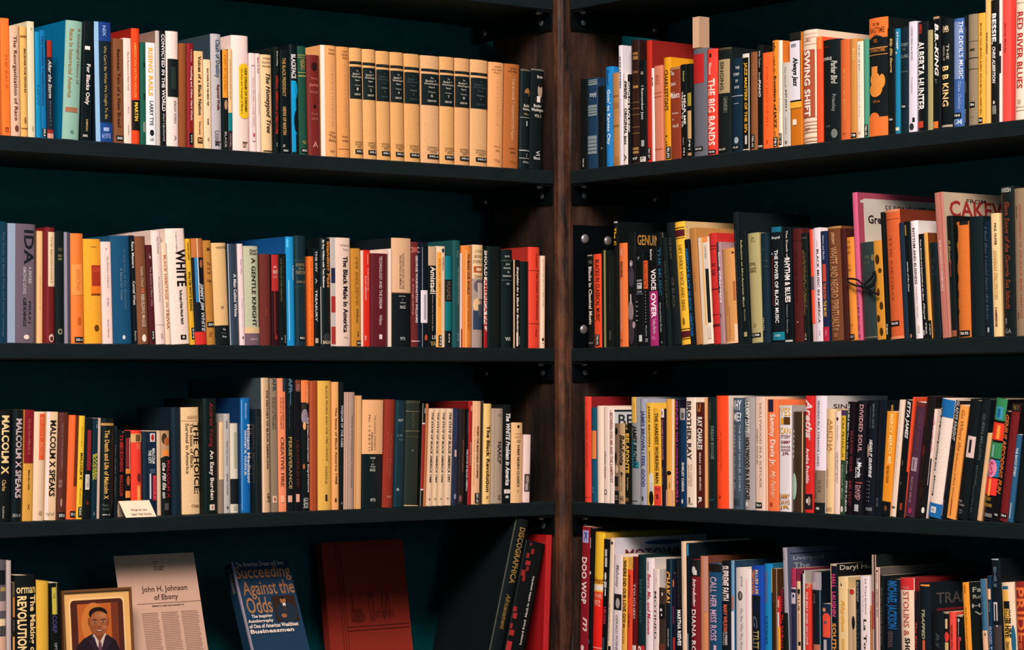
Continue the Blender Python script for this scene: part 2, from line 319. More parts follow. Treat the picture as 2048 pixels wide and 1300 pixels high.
BOOKS = r"""
@L1 0 20 4.333
22 98 1072 72 -17|ee7430||plain bright orange spine, first at the far left|t 30 60 40 70 c8501c THE RACE ; t 93 97 30 75 803010 B3
98 188 1075 140 -17|d8ae94|h|pinkish beige spine with heavy dark serif title beside the orange one|tb 9 86 22 70 4c2c28 ^The Reorganization of Race ; o 90 96 35 75 6a3c30
188 248 1080 145 -14|dca860|h|tan yellow spine with short dark title between thin brown rules|b 8 10 8a5c28 ; tb 20 60 45 75 4c3018 ^BELIEVER FOR PEOPLES ; b 92 93 8a5c28 ; o 82 88 40 70 8a5c28
248 310 1085 100 -12|d8ccac|D=150|pale cream spine, taller than the tan one it leans on|t 5 8 45 70 8a7c5c A ; o 90 95 50 75 a89c7c
318 362 1088 190 -14|1484b4||narrow bright blue spine without visible title|t 50 70 20 70 0c5c88 NEW
362 408 1092 175 -14|106ca4||medium blue spine carrying a black call number sticker|tb 5 70 15 60 0a3c64 The Invisible Transformation ; sv 91 99 10 90 305.8
411 466 1095 265 -10|1c2430||dark slate spine reading After the Storm in white italic|r 0 17 10 85 9c2c20 ; ti 20 59 25 80 e8e0dc ^After the Storm ; t 62 88 40 60 5c6878 BARRETT ; b 91 95 8a2820 ; b 95 100 c88c7c
548 695 1105 95 34|8ab0a0|h c=0a6c9c D=235|thick pale green spine with brown lines, blue cover side showing|t 6 53 60 84 7c5c38 ^A Sociological History of ; tb 7 65 18 42 8c6c40 ^Race In Interracial America ; r 73 77 10 80 9c6848 ; o 92 95 40 60 5c7c74
700 790 1110 98 30|0c1618||black spine with bold white words For Blacks Only|r 21 24 15 65 e8dcd8 ; tb 36 70 25 75 f0e0d8 ^For Blacks Only ; t 82 92 45 65 c8a868 SAMPSON ; s 94 98 10 70 305
838 985 1120 105 -20|16222c|h|navy spine between light blue edge and sky blue foot emblem|r 0 100 0 22 88b0d4 ; b 0 16 1c3c80 ; r 0 16 0 22 88b0d4 ; tb 3 12 45 65 90a8d0 NIX ; t 20 81 45 68 b89c58 We Can't Be What We Ought To Be ; b 84 100 1a4488 ; r 84 100 0 22 88b0d4 ; r 88 91 40 75 a0b4e0 ; t 93 97 30 85 88a0d8 PRESS
995 1078 1130 250 -10|7c4c30||plain brown spine with dark title and black sticker|tb 10 85 30 65 3c2014 Between Two of a New Breed ; s 93 98 15 90 305
1079 1146 1140 245 -8|f0d0c4||slim pinkish white spine beside the brown sticker one|t 13 50 45 65 7c6c64 Black Business in New York ; t 65 72 45 60 a08c80 BELL ; t 82 92 45 60 a08c80 DOUBLE
1147 1218 1140 160 -4|e04420|h c=8c1c14 D=150|glossy red orange spine with black patch and yellow lettering|t 12 60 25 55 f0a040 AMERICAN SATIN HOUSE ; r 62 84 0 100 141414 ; tb 64 80 30 75 f0c040 MARTIN ; r 84 88 0 100 141414
1222 1268 1145 280 -4|1c5848||thin mottled dark green spine beside the red orange one|r 20 24 50 90 0c2c24 ; r 50 56 50 90 0c2c24 ; r 78 88 40 90 7c8478
@L1 280 20 4.333
60 144 1155 285 -4|e8e4e8||white spine with golden blobs above letters of a short name|tb 5 52 20 68 eca838 RISING RAILS ; t 57 81 30 70 202830 LARRY TYE ; o 85 91 30 75 182020 ; t 93 96 30 70 606870 TYE
145 180 1160 180 -14|c0b4ac|c=8c6c60 D=170|thin light grey spine standing tall beside white gold lettered one|
182 232 1165 180 -12|101418||black spine with tall white capitals ending in the WORLD|tb 3 70 25 85 f0e4e0 ^CONVICTED IN THE WORLD ; ti 72 96 30 70 c8bcb8 Carl Upchurch
235 345 1168 185 -6|f0d4cc|h|white spine wrapped by a broad black block at mid height|r 24 57 10 100 101a1c ; r 31 50 35 75 24302c ; t 60 80 55 75 807c7c SHELBY STEELE ; t 90 95 55 75 807c7c A
346 408 1172 290 0|8a4c28|h|plain warm brown spine beside the white and black block one|
409 472 1178 290 -6|861c20|h|dark red spine reading Hustling and Other Hard Work in white|t 5 18 50 70 d09c90 TRIED ; tb 22 74 42 78 f0dcd4 ^Hustling and Other Hard Work ; r 86 97 30 85 0c1414 ; sv 87 96 40 75 973
480 556 1185 358 -6|ecb880||light orange tan spine with black round lettered Nation title|tb 5 66 35 75 201810 Voices of a Black Nation ; t 72 86 40 65 302010 Vincent ; r 89 95 25 85 101010 ; t 90 94 35 75 ecb880 E
560 624 1188 430 -10|eccca4||short pale peach spine with small black capitals|tb 10 52 40 65 302820 BAD PAPER FOR THE MIND TRIP ; tb 66 73 40 65 302820 Gold ; t 88 92 40 65 806c50 NA
628 716 1195 208 -10|b4acb0|h c=30404c D=160|silvery grey spine with blue title and dark cover side|tb 5 38 25 85 1c4464 ^Clash of Destiny ; tb 44 66 40 78 5c1c24 Reynold Wolfe ; t 84 93 25 70 6c6870 Little ; tb 93 97 25 90 242428 Boat
720 768 1198 345 -6|101818||short spine, upper half orange and lower half black|b 0 48 e8912c ; t 5 42 25 65 884c14 STREET OF THE STREET ; o 50 60 30 90 b88c6c ; t 82 98 30 70 b8b0a4 BLACK
768 805 1200 340 -4|2c2028||thin spine in bands of peach, teal and dark purple|b 0 63 ecb884 ; b 63 81 0c7478 ; t 10 50 30 60 4c3828 LOVE AND JAZZ AND BLUES ; t 84 97 30 60 b4a09c NOVEL
806 954 1208 222 -12|f0d4cc|h D=190|broad white hardcover spine with a rounded yellow title panel|r 28 68 38 100 f0c028 ; o 24 31 38 100 f0c028 ; o 65 72 38 100 f0c028 ; tb 28 66 72 90 302810 ^HER DREAM OF DREAMS ; t 28 68 45 60 604c18 The Rise and Triumph of Madam ; r 92 93 55 90 6c4c28 ; ti 93 97 55 80 8c6c50 YA
@L1 280 20 4.333
963 1015 1215 375 -12|f0d0cc||pale pink spine bearing a narrow lined frame panel|r 12 90 22 28 b08c8c ; r 12 90 76 82 b08c8c ; r 12 13 22 82 b08c8c ; r 89 90 22 82 b08c8c ; t 25 75 40 60 b08c8c Down Mockin a small Wildin ; o 81 85 35 65 a03038
1016 1054 1218 378 -12|eaccc4||pale pink spine without frame, beside the framed pink one|tb 4 20 30 70 a04858 Back A God ; t 40 62 40 65 b89090 Tonya Bolden
1055 1160 1225 388 -18|e8c090|h|pale tan spine with slanting black script, The Honeypod Tree|h 3 5 20 90 4c3818 THOMAS ; h 7 9 15 90 4c3818 CALHOUN ; h 11 13 15 90 4c3818 WALKER ; tbi 19 80 30 82 201810 ^The Honeypod Tree ; r 98 99 15 100 201810
1164 1212 1230 320 0|0c1818|h|black spine with red capitals beside the pale tan script one|t 4 18 35 65 d0c8c0 Marable and Mullings ; tb 27 82 25 70 b82c24 ^AFRICA AMERICAN LITERATURE ; t 90 94 40 60 a0a0a0 AA
@L1 560 50 4.333
12 88 1105 215 -10|0c1818||black spine with tan capitals over a white call number|tb 8 45 20 60 b08850 ^THE BLACK PRESIDENCY ; tb 55 82 20 60 b88c58 NEWS OF MARTIN ; t 91 94 20 45 d0c8c0 AL ; s 95 99 15 85 305.8
96 170 1110 170 -14|0c1418|h|black spine carrying a vivid blue standing figure|tb 9 31 20 75 d8d0d0 BLACKFACE ; r 33 98 15 70 1090c8 ; o 33 50 15 95 1494cc ; o 60 80 40 100 0c1418 ; o 45 60 75 115 0c1418 ; r 82 98 60 72 0c1418
176 248 1115 185 -22|1c4838|h|dark green cloth spine with gold rules near the top|b 8 8.6 a89c58 ; b 10 10.5 a89c58 ; t 12 22 25 80 a09050 NEGRO ; b 24 24.6 a89c58 ; b 27 28 a89c58 ; t 87 90 30 70 a09050 UP ; s 94 98 15 90 305.8
250 366 1122 262 -16|702420|h|maroon spine printed with clubs and a triangle emblem|o 7 16 30 75 2c1014 ; h 22 25 25 80 b06050 Sing ; h 28 32 15 85 c07060 Jump ; h 35 39 20 80 b06050 for Joy ; o 49 53 40 60 2c1014 ; h 57 60 25 75 a05848 Son ; h 62 65 25 75 a05848 AND Me ; h 86 92 30 70 c08070 A
368 506 1132 178 -8|e8a468|h D=190|peach spine with whitish edge, taller than the maroon one|r 0 100 0 20 ecd4cc ; h 3 5 45 90 8c5c38 Papers ; h 6 8 45 90 8c5c38 Booker ; t 15 72 58 75 f4b880 THE BOOKER T WASHINGTON ; h 77 79 45 85 8c5c38 Volume ; h 80 83 40 90 8c5c38 The ; h 84 87 40 90 8c5c38 Making ; h 94 96 50 80 8c5c38 NO
508 618 1138 190 -14|da9658|h|orange tan spine between peach volume and black banded set|h 3 5 40 80 8c5428 Louis R ; h 6 8 30 85 8c5428 Harlan ; h 9 11 40 80 8c5428 Editor ; t 15 72 50 68 eaa86c THE BOOKER T WASHINGTON ; h 80 82 25 80 8c5428 Volume ; h 84 86 30 80 8c5428 PAPERS ; b 92 92.5 b87840
@L1 560 50 4.333
624 733 1145 200 -16|dca468|h V|tan volume with black block, first of the matching set|V 1
735 849 1150 212 -14|dca468|h V|tan volume with black block, second of the matching set|V 2
851 970 1158 228 -12|d8a064|h V|tan volume, black block nearly unlettered, third of the set|V 3
972 1089 1165 238 -10|d8a064|h V|tan volume with black block, fourth of the matching set|V 4
1090 1224 1172 252 -6|d8a064|h V|thicker tan volume with black block, fifth of the set|V 5
@L1 840 50 4.333
22 180 1190 268 -4|dca878|h V|thickest tan volume with black block, sixth of the set|V 6
181 309 1198 278 -2|dca468|h V|tan volume with black block, seventh of the matching set|V 7
311 441 1205 290 0|d8a06c|h V|tan volume with black block, eighth of the matching set|V 8
443 592 1215 304 6|dca874|h V|tan volume with black block, last of the matching set|V 9
594 726 1228 325 14|e4a068|h|light orange volume just right of the black banded set|h 3 5 25 75 9c6c38 Letters ; h 6 8 15 80 9c6c38 and Black ; h 9 11 25 70 9c6c38 Papers ; t 15 60 42 58 f4b880 THE BOOKER T WASHINGTON ; h 79 81 30 75 b0784c Volume 2 ; h 83 85 40 70 b0784c 1860 ; h 92 95 35 75 b0784c 9 Press
728 862 1235 340 14|ac6434|h|reddish brown volume with pale letters down its spine|h 3 5 30 75 6c3c20 Letters ; h 6 8 20 80 6c3c20 and Black ; t 14 73 38 60 e8b080 THE BOOKER T WASHINGTON Papers ; h 80 82 30 75 6c3c20 Volume ; h 84 86 35 70 6c3c20 1889 ; h 93 95 35 75 8c5428 9 Press
863 952 1245 384 18|101a1c|h|black spine with a dim brown face, edges worn|b 0 2 5c5448 ; o 19 28 35 90 a06c3c ; r 24 34 35 75 181c18 ; h 35 38 30 90 d8d0c4 Booker ; h 39 42 20 95 d8d0c4 Washing ; h 44 46 30 80 b8a074 VOL 1 ; b 48 49 707068 ; t 52 57 55 65 c0c8c8 I ; b 81 82 b0b0a8 ; t 84 88 60 70 c0c0c0 V ; b 89 89.6 b0b0a8 ; h 92 94 30 90 c0c0c0 Urban
954 1068 1250 384 18|0c1618|h|black spine with a portrait of a person in white collar|b 0 1.5 706860 ; h 6 9 40 85 d8d0c8 Books ; o 13 29 45 85 b09480 ; o 12 18 45 85 181818 ; r 28 33 25 90 2c2420 ; r 27 33 40 65 e8dcd4 ; h 35 38 20 75 e0d8d0 Booker ; h 39 43 5 95 e0d8d0 ^Washington ; h 45 48 25 75 d8c8b8 VOL 2 ; t 81 86 40 70 d0d0d0 VI ; h 87 90 25 75 d0d0d0 Illinois
@R1 1130 20 3.939
122 176 1252 545 0|0c1416||black spine nearest the timber post with tiny sticker|sv 87 98 25 60 785.42
178 253 1252 535 0|1c3854||dark blue spine with fans of pale grey piano keys|r 2 8 5 98 7c8c90 ; r 3.2 3.8 5 98 1c3044 ; r 5.4 6 5 98 1c3044 ; h 16 22 20 90 c8ccd0 zzyj ; r 30 42 5 98 7c8c90 ; r 33 33.6 5 98 1c3044 ; r 36 36.6 5 98 1c3044 ; r 39 39.6 5 98 1c3044 ; r 64 84 5 98 7c8c90 ; r 68 68.6 5 98 1c3044 ; r 72 72.6 5 98 1c3044 ; r 76 76.6 5 98 1c3044 ; r 80 80.6 5 98 1c3044
258 306 1248 600 0|0e1618||short black spine left of the bright blue one|t 75 78 55 85 808078 A
314 376 1242 448 -6|1c7cc4|h D=150|bright blue spine reading Goin' to Kansas City in white|t 4 18 30 60 0c3860 Russell ; tb 23 78 25 75 d8ecf4 ^Goin' to Kansas City
378 426 1238 495 -4|b07c4c||short tan brown spine with faded darker lines|b 24 26 8c5c34 ; b 32 38 9c6c40 ; b 56 58 8c5c34 ; b 90 98 a07040
427 455 1230 280 -12|dcd4dc||very thin white spine, tall, with small black capitals|tb 9 36 25 75 1c2024 JAZZ LETTERS ; t 45 60 35 60 a8a0a8 letter
459 493 1228 500 -4|e4d8d4||white spine scrawled with heavy black brush letters|tbi 8 28 5 95 302018 swamp ; tb 38 78 5 95 141414 ORIGINAL jazz ; t 88 96 20 80 403830 A
494 514 1228 508 -4|101418||thin black spine with white capitals ending in MUSIC|tb 8 64 10 95 e8dcd8 GIANTS OF BLACK MUSIC
518 584 1222 238 -10|2c1814|h D=180|tall dark brown spine ruled with worn gold lines|r 10 16 40 90 8c6434 ; r 12 13 40 90 2c1814 ; r 25 27 40 90 6c4c2c ; r 37 39 40 90 9c7440 ; b 50 51 5c4428 ; b 55 56 5c4428 ; b 60 61 5c4428 ; b 70 71 5c4428 ; b 75 76 5c4428 ; r 87 92 30 90 9c7440 ; r 89 90 30 90 2c1814 ; s 94 98 20 90 97
586 640 1215 395 -4|0e1618||black spine reading I Remember Jazz in small white serif|t 11 14 30 70 b8b4b0 AB ; t 25 58 25 70 e0e0e0 ^I Remember Jazz ; r 78 84 30 75 a0a4a4 ; r 94 99 10 95 c8c4c0 ; r 95 96 30 60 141414
643 684 1208 240 -8|b42c20|h c=88201c D=230|tall red spine whose maroon cover reaches far back|sv 88 98 20 80 781.57
685 706 1200 460 -10|f0d8d4||very thin whitish spine in front of red cover|tb 10 19 20 80 302c30 BLUES
708 770 1195 440 -10|d07c64||short salmon pink spine with faded red lines|t 10 20 20 70 b45c48 ROCK ; b 28 29 b85c48 ; b 32 33 b85c48 ; b 87 88 b85c48
776 832 1185 375 -8|e0961c|h D=220|mustard yellow spine with brown brush script lettering|tb 12 52 18 78 5c3410 CHARLESTON'S ; t 76 86 30 60 5c3410 Lil ; sv 87 99 35 95 781.572
834 912 1178 450 -10|883824||russet spine with stacked white words, torn paper at top|r 0 3 0 100 a8744c ; h 4 9 5 45 e0d0c8 The ; h 16 21 5 60 e0d0c8 Jazz ; h 27 34 5 95 e8d8d0 Makers ; h 49 52 20 85 d8b8a8 Nat Shapiro ; h 56 58 20 40 d8b8a8 & ; h 62 66 25 85 d8b8a8 Hentoff
914 962 1175 430 -8|0c1414||black spine with two rows of white capitals TALKIN' TO YA|t 7 18 45 75 b0b070 Selected ; tb 33 64 55 85 e8e0dc HEAR ME ; tb 29 67 18 48 e8e0dc TALKIN' TO YA ; t 78 86 30 55 b0a8a4 Shapiro ; sv 88 98 35 75 781
963 998 1165 425 -6|0c1414||narrow spine, black above then olive and tan panels|r 31 45 10 95 a08c30 ; r 50 80 10 95 c89c68 ; sv 80 93 20 90 781 ; r 95 98 10 95 b88868
1004 1112 1155 305 -8|60626c|h D=170|slate grey spine with large red square near the top|r 5 32 5 85 b42424 ; s 91 95 5 75 788.06
@R1 1380 20 3.939
128 206 1145 308 -4|ec4034|h D=170|bright red spine with tall pale capitals THE BIG BANDS|o 4 8 35 60 3c1414 ; tb 13 24 25 60 f0c8c0 Simon ; tb 28 91 20 85 f4d8d0 ^THE BIG BANDS ; s 95 99 10 90 788.06
209 316 1140 298 0|141c1c|h|black spine with cracked tan panel beside the red one|b 0 2 4c4434 ; r 11 43 10 92 a8926c ; tb 13 40 25 55 302c20 SINGING ; r 46 62 50 80 303834 ; t 48 60 55 75 787c70 JAZZ ; s 94 98 5 75 781.97
317 412 1112 378 0|102838|h|navy spine with small white words stacked above a rule|h 9 12 45 75 d0d4d4 THE ; h 16 19 25 75 d0d4d4 STORY ; h 23 26 45 65 d0d4d4 OF ; h 30 33 35 75 d0d4d4 JAZZ ; b 40 40.8 a8b0b4 ; r 48 49 30 70 7c8c94 ; o 84 91 35 70 98a8b0 ; s 93 97 15 75 781.57
413 468 1105 345 -2|101414||black spine edged white reading JAZZ MASTERS in yellow|r 0 4 0 100 e4d8cc ; r 4 100 90 100 e4d8cc ; tb 9 81 20 75 e0a830 JAZZ MASTERS OF THE 20's ; r 84 93 40 70 c8c0b4 ; r 98 99 5 90 d0c0a8
470 530 1100 332 -4|8a5434|h|plain brown spine with an upright black sticker low down|t 12 24 45 60 b07c50 JAZZ ; sv 84 98 15 65 785.42
531 571 1095 275 -4|101414||thin black spine with white lettering ending in PIANO|t 6 22 30 65 d0c8c4 Billy Taylor ; t 26 34 30 65 d0c8c4 Jazz ; tb 34 50 30 75 e0d8d4 PIANO ; b 96 98 a09890
572 646 1092 335 -2|f4642c||plain orange spine with faint darker orange letters|t 15 78 35 62 d84818 DAILY JAZZ OF ALL ; o 91 95 40 60 c84018
648 694 1088 240 -8|e0842c|h|orange spine with black lettering frontiers of jazz|tbi 2 10 20 70 3c2010 vic ; t 15 30 30 60 3c2010 ralph de ; tb 33 82 25 78 24140c frontiers of JAZZ ; t 85 89 40 60 3c2010 by ; sv 90 99 20 90 781
695 725 1082 240 -2|f0dcc8|c=e07c30 D=150|cream spine with orange printed cover side showing|t 54 68 35 60 a08c78 de Toledano ; sv 87 98 10 90 781.57
728 788 1075 415 -6|c8c0b8||light grey spine with small black capitals, below patterned label one|ti 5 30 35 60 988c84 Nat Hentoff ; tb 32 58 40 65 303030 JUST JAZZ 3 ; t 66 85 40 60 988c84 published ; o 93 97 35 65 686460
790 882 1068 178 -10|c8701c||spine with dotted white label above orange brown lower half|b 0 6 1c1c18 ; r 6 61 2 90 e4dce8 ; r 7 61 90 94 101010 ; b 6 7.5 101010 ; b 60 61.5 101010 ; t 10 13 15 60 706c74 READER ; tbi 22 48 20 75 101010 Always Jazz ; b 61.5 67 ecaa38 ; r 77 82 25 60 f0dccc
885 998 1055 158 -8|ecd0b8|h D=170|cream spine striped at both ends reading SWING SHIFT|b 3 4 d8a890 ; b 6 7 d8a890 ; b 12 13 d8a890 ; r 7 10 15 70 d8b4a0 ; t 7 10 25 65 984838 Delay ; b 17.5 77 a85038 ; r 17.5 77 90 100 ecd0b8 ; tb 18 76 15 62 f8e8d8 SWING SHIFT ; b 80 81 d8a890 ; b 83 84 d8a890 ; b 86 87 d8a890 ; b 89 90 d8a890 ; b 94 95 d8a890 ; b 97 98 d8a890 ; t 86 89 20 60 984838 Duke
@R1 1600 20 4.483
148 198 1190 240 -4|f05430||thin vermilion spine between cream striped and black books|r 0 12 0 100 f08040
200 350 1170 265 -6|101a1c|h|thick black spine with rough white sketched lettering|h 6 8 0 45 7c2c20 Jimmy ; h 17 20 0 60 d8d4cc CHARLIE ; tbi 21 44 55 88 b0b0a8 Parker Bird ; t 54 71 55 80 808480 Priestley ; h 84 86 20 50 606460 co ; o 88 97 55 88 707470
352 440 1165 265 -6|d06434|h|burnt orange spine with faint gold lettering|t 30 80 45 65 e08c4c MUSIC IS MY MISTRESS ; h 93 95 30 70 b04c24 JM
443 508 1150 258 -4|cc8844|h|ochre tan spine with black sticker at its foot|t 10 22 45 80 e0b068 MARK ; s 94 99 10 90 78
510 568 1145 282 -6|f0dcc8||white spine with small brown capitals beside the ochre one|t 3 31 30 55 5c4030 THE ART OF JAZZ ; t 32 78 35 55 c8b098 introduction of the ; h 93 96 25 65 a08060 OX
570 612 1135 262 -6|4c947c||sea green spine with upright black sticker below|sv 87 99 5 95 780.42
613 785 1128 70 -6|141a1c|h c=101618 D=160|tall orange and black spine with an orange guitar shape|b 0 17 ec7434 ; h 4 7 25 60 4c2410 FROM ; h 8 13 8 85 5c2c14 RAGTIME ; h 14 17 30 55 4c2410 TO ; o 15 22 10 80 141a1c ; h 18 21 30 50 c87038 TO ; b 25 25.8 c88848 ; h 26 29 12 88 b87038 SWINGTIME ; b 31 31.6 c88848 ; o 54 67 5 75 e08c3c ; o 46 58 10 65 e08c3c ; r 41 50 18 52 e08c3c ; o 48 60 60 88 e08c3c ; h 69 72 25 65 8c5830 the ; o 80 88 5 60 ec7434 ; b 84 97 ec7434 ; h 98 99 10 70 803818 ARMSTRONG ; b 97 100 ec7434
786 850 1105 160 -6|101818||black spine with gold script beside the guitar one|tbi 10 42 30 75 c8a060 Billy Ellis George ; s 84 88 10 80 784
852 892 1100 168 -4|1c7ca4||narrow teal blue spine with pale streaks|t 3 20 40 80 d8e0dc STOMP ; r 22 24 20 50 e0e0d0 ; r 94 97 10 90 e8d8b8
895 970 1095 155 -2|10242c|h|dark slate spine with faint grey stacked words|h 15 18 5 95 7c8888 HONEY ; h 20 22 30 70 606c6c THE ; h 26 29 5 95 7c8888 BLUES ; h 41 43 10 90 606c6c Jones ; s 73 77 15 75 784
971 1040 1090 103 2|e0d4e4||pale lilac white spine with black drawing at foot|t 5 35 35 60 8c8490 LADIES SING the BLUES ; t 50 65 40 60 a8a0ac Tremlett ; tb 87 91 55 85 1c1c20 I ; o 92 98 15 75 2c2c30
@R1 1800 0 4.483
145 243 1165 195 -2|101416|h|black spine with large white capitals, red strips at ends|tb 2 11 25 55 c03424 AMERICA ; tb 18 81 10 72 f0ece8 ^ALBERTA HUNTER ; r 91 97 5 65 c0402c
245 291 1160 270 0|a49868||olive khaki spine, plain, shorter than its neighbours|
293 362 1150 150 -4|101416||black spine with white slanted letters and orange foot logo|r 0 2 10 90 b08870 ; tbi 6 53 30 80 f0e8e4 B.B.-KING ; t 55 60 30 60 807870 jr ; r 93 99 10 75 e07830
365 464 1140 172 -2|0e1618|h|black spine with curly gold capitals, THE ARRIVAL OF|h 6 12 15 75 b8a078 BB ; h 7 10 35 65 f0e8dc AD ; t 23 37 55 75 b8b0a4 THE ; t 24 38 15 40 a8a094 ARRIVAL OF ; tb 43 80 10 72 f0c88c ^B B KING ; b 97 99 b0a08c
466 575 1130 165 -2|3c60a0|h|mid blue spine with whitish letters and black sticker|r 3 56 15 65 7c90bc ; tb 3 56 62 88 d8d8e8 ^THE DEVIL'S MUSIC ; t 58 84 45 75 90a4cc Giles Oakley ; s 87 92 5 75 784 ; h 93 98 10 80 b0c0dc GM
577 600 1120 140 -2|141818|D=150|thin black spine with pale worn flecks beside blue|r 10 40 40 60 706c60 ; r 60 70 40 60 706c60 ; t 85 97 30 70 a0a098 blues
603 694 1115 128 -4|8c7c64|h|taupe cloth spine with two dark rules and sticker|b 24 24.6 5c5040 ; r 31 33 25 75 3c3428 ; b 39 39.8 3c3428 ; b 49 49.6 5c5040 ; s 79 84 20 75 784 ; t 92 93 40 60 5c5040 A
696 760 1110 118 0|ecaa40||golden yellow spine with lines of small brown capitals|t 9 92 35 60 5c3c14 MOTHER TOLD MUDDY ALBERT WILLIE MCTELL HARRY BELL ; s 94 99 5 70 784
762 804 1100 -6 0|f0b468||tall pale orange spine with short black word mark|tb 27 44 20 65 2c1c14 Robert Johnson ; t 46 60 30 55 c89050 the poet
806 884 1090 0 0|141618|h|black spine with heavy white block capitals above italics|tb 11 36 10 72 f0ece8 BESSIE, ; tbi 38 68 25 65 e0dcd8 CHRIS ALBERTSON ; o 82 85 35 60 c0bcb8 ; h 86 93 30 70 b0aca8 III
887 908 1085 -4 0|e8dcd4||very thin white spine blotched with black photographs|r 36 42 0 100 181818 ; r 46 60 0 100 2c2828
910 984 1080 -14 0|f04c44|h|scarlet spine with thin dark red handwriting|ti 20 45 30 60 8c2020 Stormy Monday
@R1 1800 0 4.483
1016 1130 1062 -14 10|ecd4c0|h|cream spine at shelf end reading RED RIVER BLUES|b 3 4 c8ac8c ; tb 11 74 20 70 b42c2c ^RED RIVER BLUES ; o 83 87 30 60 c0a488 ; b 89 89.6 c8ac8c ; b 92 92.6 c8ac8c
@L2 0 430 4.643
-60 70 1190 60 0|14384c||dark blue grey spine with faint lettering, at far left|t 8 95 60 80 4c6470 The Souls of Black Folk and other writings
73 338 1195 82 4|6c5c68|D=220 h|very thick mauve grey spine with a huge dark three letter name|r 0 100 0 25 8c9cb4 ; tb 5 34 55 92 1c2028 ^IDA ; tb 36 50 72 84 c8bcc4 ^A SWORD ; tb 36 59 52 64 b8acb4 ^AMONG LIONS ; t 65 83 70 82 2c242c PAULA J ; t 62 86 52 64 2c242c GIDDINGS ; o 93 97 55 75 f0d8d0
344 402 1190 150 10|e8b480|d=14|narrow pale orange spine between mauve and maroon books|t 40 70 40 60 c89460 narrative
416 514 1195 115 4|701c20|h|maroon spine with long cream paper panel and white seal|r 4 51 28 100 e8c8a4 ; t 8 48 50 70 a07c60 THE MESSENGERS ; o 92 99 35 90 d8b8a8 ; o 94 98 45 80 602020
516 602 1195 150 -4|101c1c|h|black spine with tiny gold words and round gold seal|h 15 18 30 80 6c6440 THE OF ; h 21 23 30 75 8c8454 RED ; h 24 26 30 75 8c8454 DEEP ; o 87 92 25 75 a09878 ; o 88 91 35 65 101c1c
606 661 1198 160 0|8c8494||slim greyish lilac spine left of the orange one|r 0 100 40 100 4c4454
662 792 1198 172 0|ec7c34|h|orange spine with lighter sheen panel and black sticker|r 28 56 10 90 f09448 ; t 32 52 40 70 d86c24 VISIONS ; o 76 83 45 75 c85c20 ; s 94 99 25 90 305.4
796 958 1202 225 -16|f0a430|h|golden yellow spine with red orange painted square|h 7 8 35 75 7c4c10 CAMPBELL ; r 25 45 40 98 a83420 ; h 27 32 45 90 c84c28 AM ; r 45 52 35 98 f07c24 ; r 52.6 53.6 35 98 7c2c14 ; o 82 88 50 80 6c3c10
962 1054 1205 250 -26|f0d0c8||white pink spine with thin grey lettering beside yellow|t 6 8 40 60 9c8c8c A ; t 14 45 45 70 a89898 The Wisdom of Johnson ; t 55 63 45 65 a89898 Du Bois ; t 76 94 40 60 a89898 Speaks Memoir
1056 1240 1205 195 -14|184c70|h|broad glossy blue spine, dim grey lettering in two rows|t 13 68 62 74 5c7484 In and Out of the American ; t 30 60 40 52 7c8c98 A Blues for Today ; o 92 96 45 60 d8d8dc
@L2 260 430 4.643
38 74 1190 190 -40|10181c|d=4|black slanting spine with white words, right of broad blue|t 6 30 15 80 d8d4d0 ^Race Matters ; t 42 64 15 80 e0dcd8 ^Cornel West ; t 88 97 20 70 a0a098 Beacon
75 186 1185 200 -50|7c4c34|h|brown slanting spine with white names and bird emblem|t 28 47 45 68 c8a890 Caitlin Cloud ; r 48 53 45 68 b06040 ; t 54 84 40 70 d8c0ac ^REBUILDING MALICE ; o 91 98 35 70 f0dcd0
188 244 1205 280 -52|501c20||dark maroon slanting spine beside the brown emblem one|t 8 14 40 70 b89890 J ; t 22 62 30 80 a88480 The Essence of Black Unity ; sv 86 97 25 75 973.
246 336 1208 150 -42|f0d4cc|h D=170|white slanting spine leaning on the peach TRIVIA one|t 5 20 50 75 b09c98 Paul Kirkman ; t 40 63 45 65 b09c98 The Long Dark Dream ; b 82 83 e0c0b8 ; o 90 95 45 75 c0a8a0
338 386 1208 258 -46|ecccb4||slim peach spine reading BLACK HERITAGE in orange letters|tb 12 56 20 75 b86838 ^BLACK HERITAGE ; t 58 64 25 65 c08058 AND ; tb 65 85 20 75 a86034 ^TRIVIA
388 566 1205 130 -62|f0d8cc|h D=190|broad white slanting spine with giant black word WHITE|t 3 20 45 55 988c88 Langston Hughes ; tb 18 50 42 104 141010 WHITE ; tb 53 83 48 68 2c1c1c The Biography of Walter White Mr ^NAACP ; r 92 96 48 80 181414 ; r 93 95 58 70 e0c8bc
568 610 1205 222 -60|dca830||thin yellow spine with black lettering beside WHITE|t 4 20 20 60 302010 DAVID LEWIS ; tb 31 68 10 70 30240c WALTER WHITE RIDING ; sv 84 95 20 85 973
612 722 1208 220 -44|101820|h|glossy spine of brown, black and scarlet with a face|b 0 18 b86c38 ; b 18 88 101820 ; r 18 60 20 40 2c7cb0 ; r 18 60 42 50 d8dce0 ; r 0 18 42 50 f0c8a8 ; o 20 28 62 88 b86848 ; tbi 42 88 45 90 c8c8cc JIMMY JIM WHITE ; b 88 100 d03028
724 798 1208 238 -42|b47834|h|ochre brown spine with black sticker below its title|tb 7 10 20 80 4c3010 JAMES ; h 21 24 25 75 4c3010 The ; h 26 28 30 70 4c3010 Life ; h 30 32 30 75 4c3010 ^NAACP ; h 37 40 20 80 4c3010 Walter ; s 78 83 5 95 305.8 ; t 88 92 20 60 8c5c24 Press
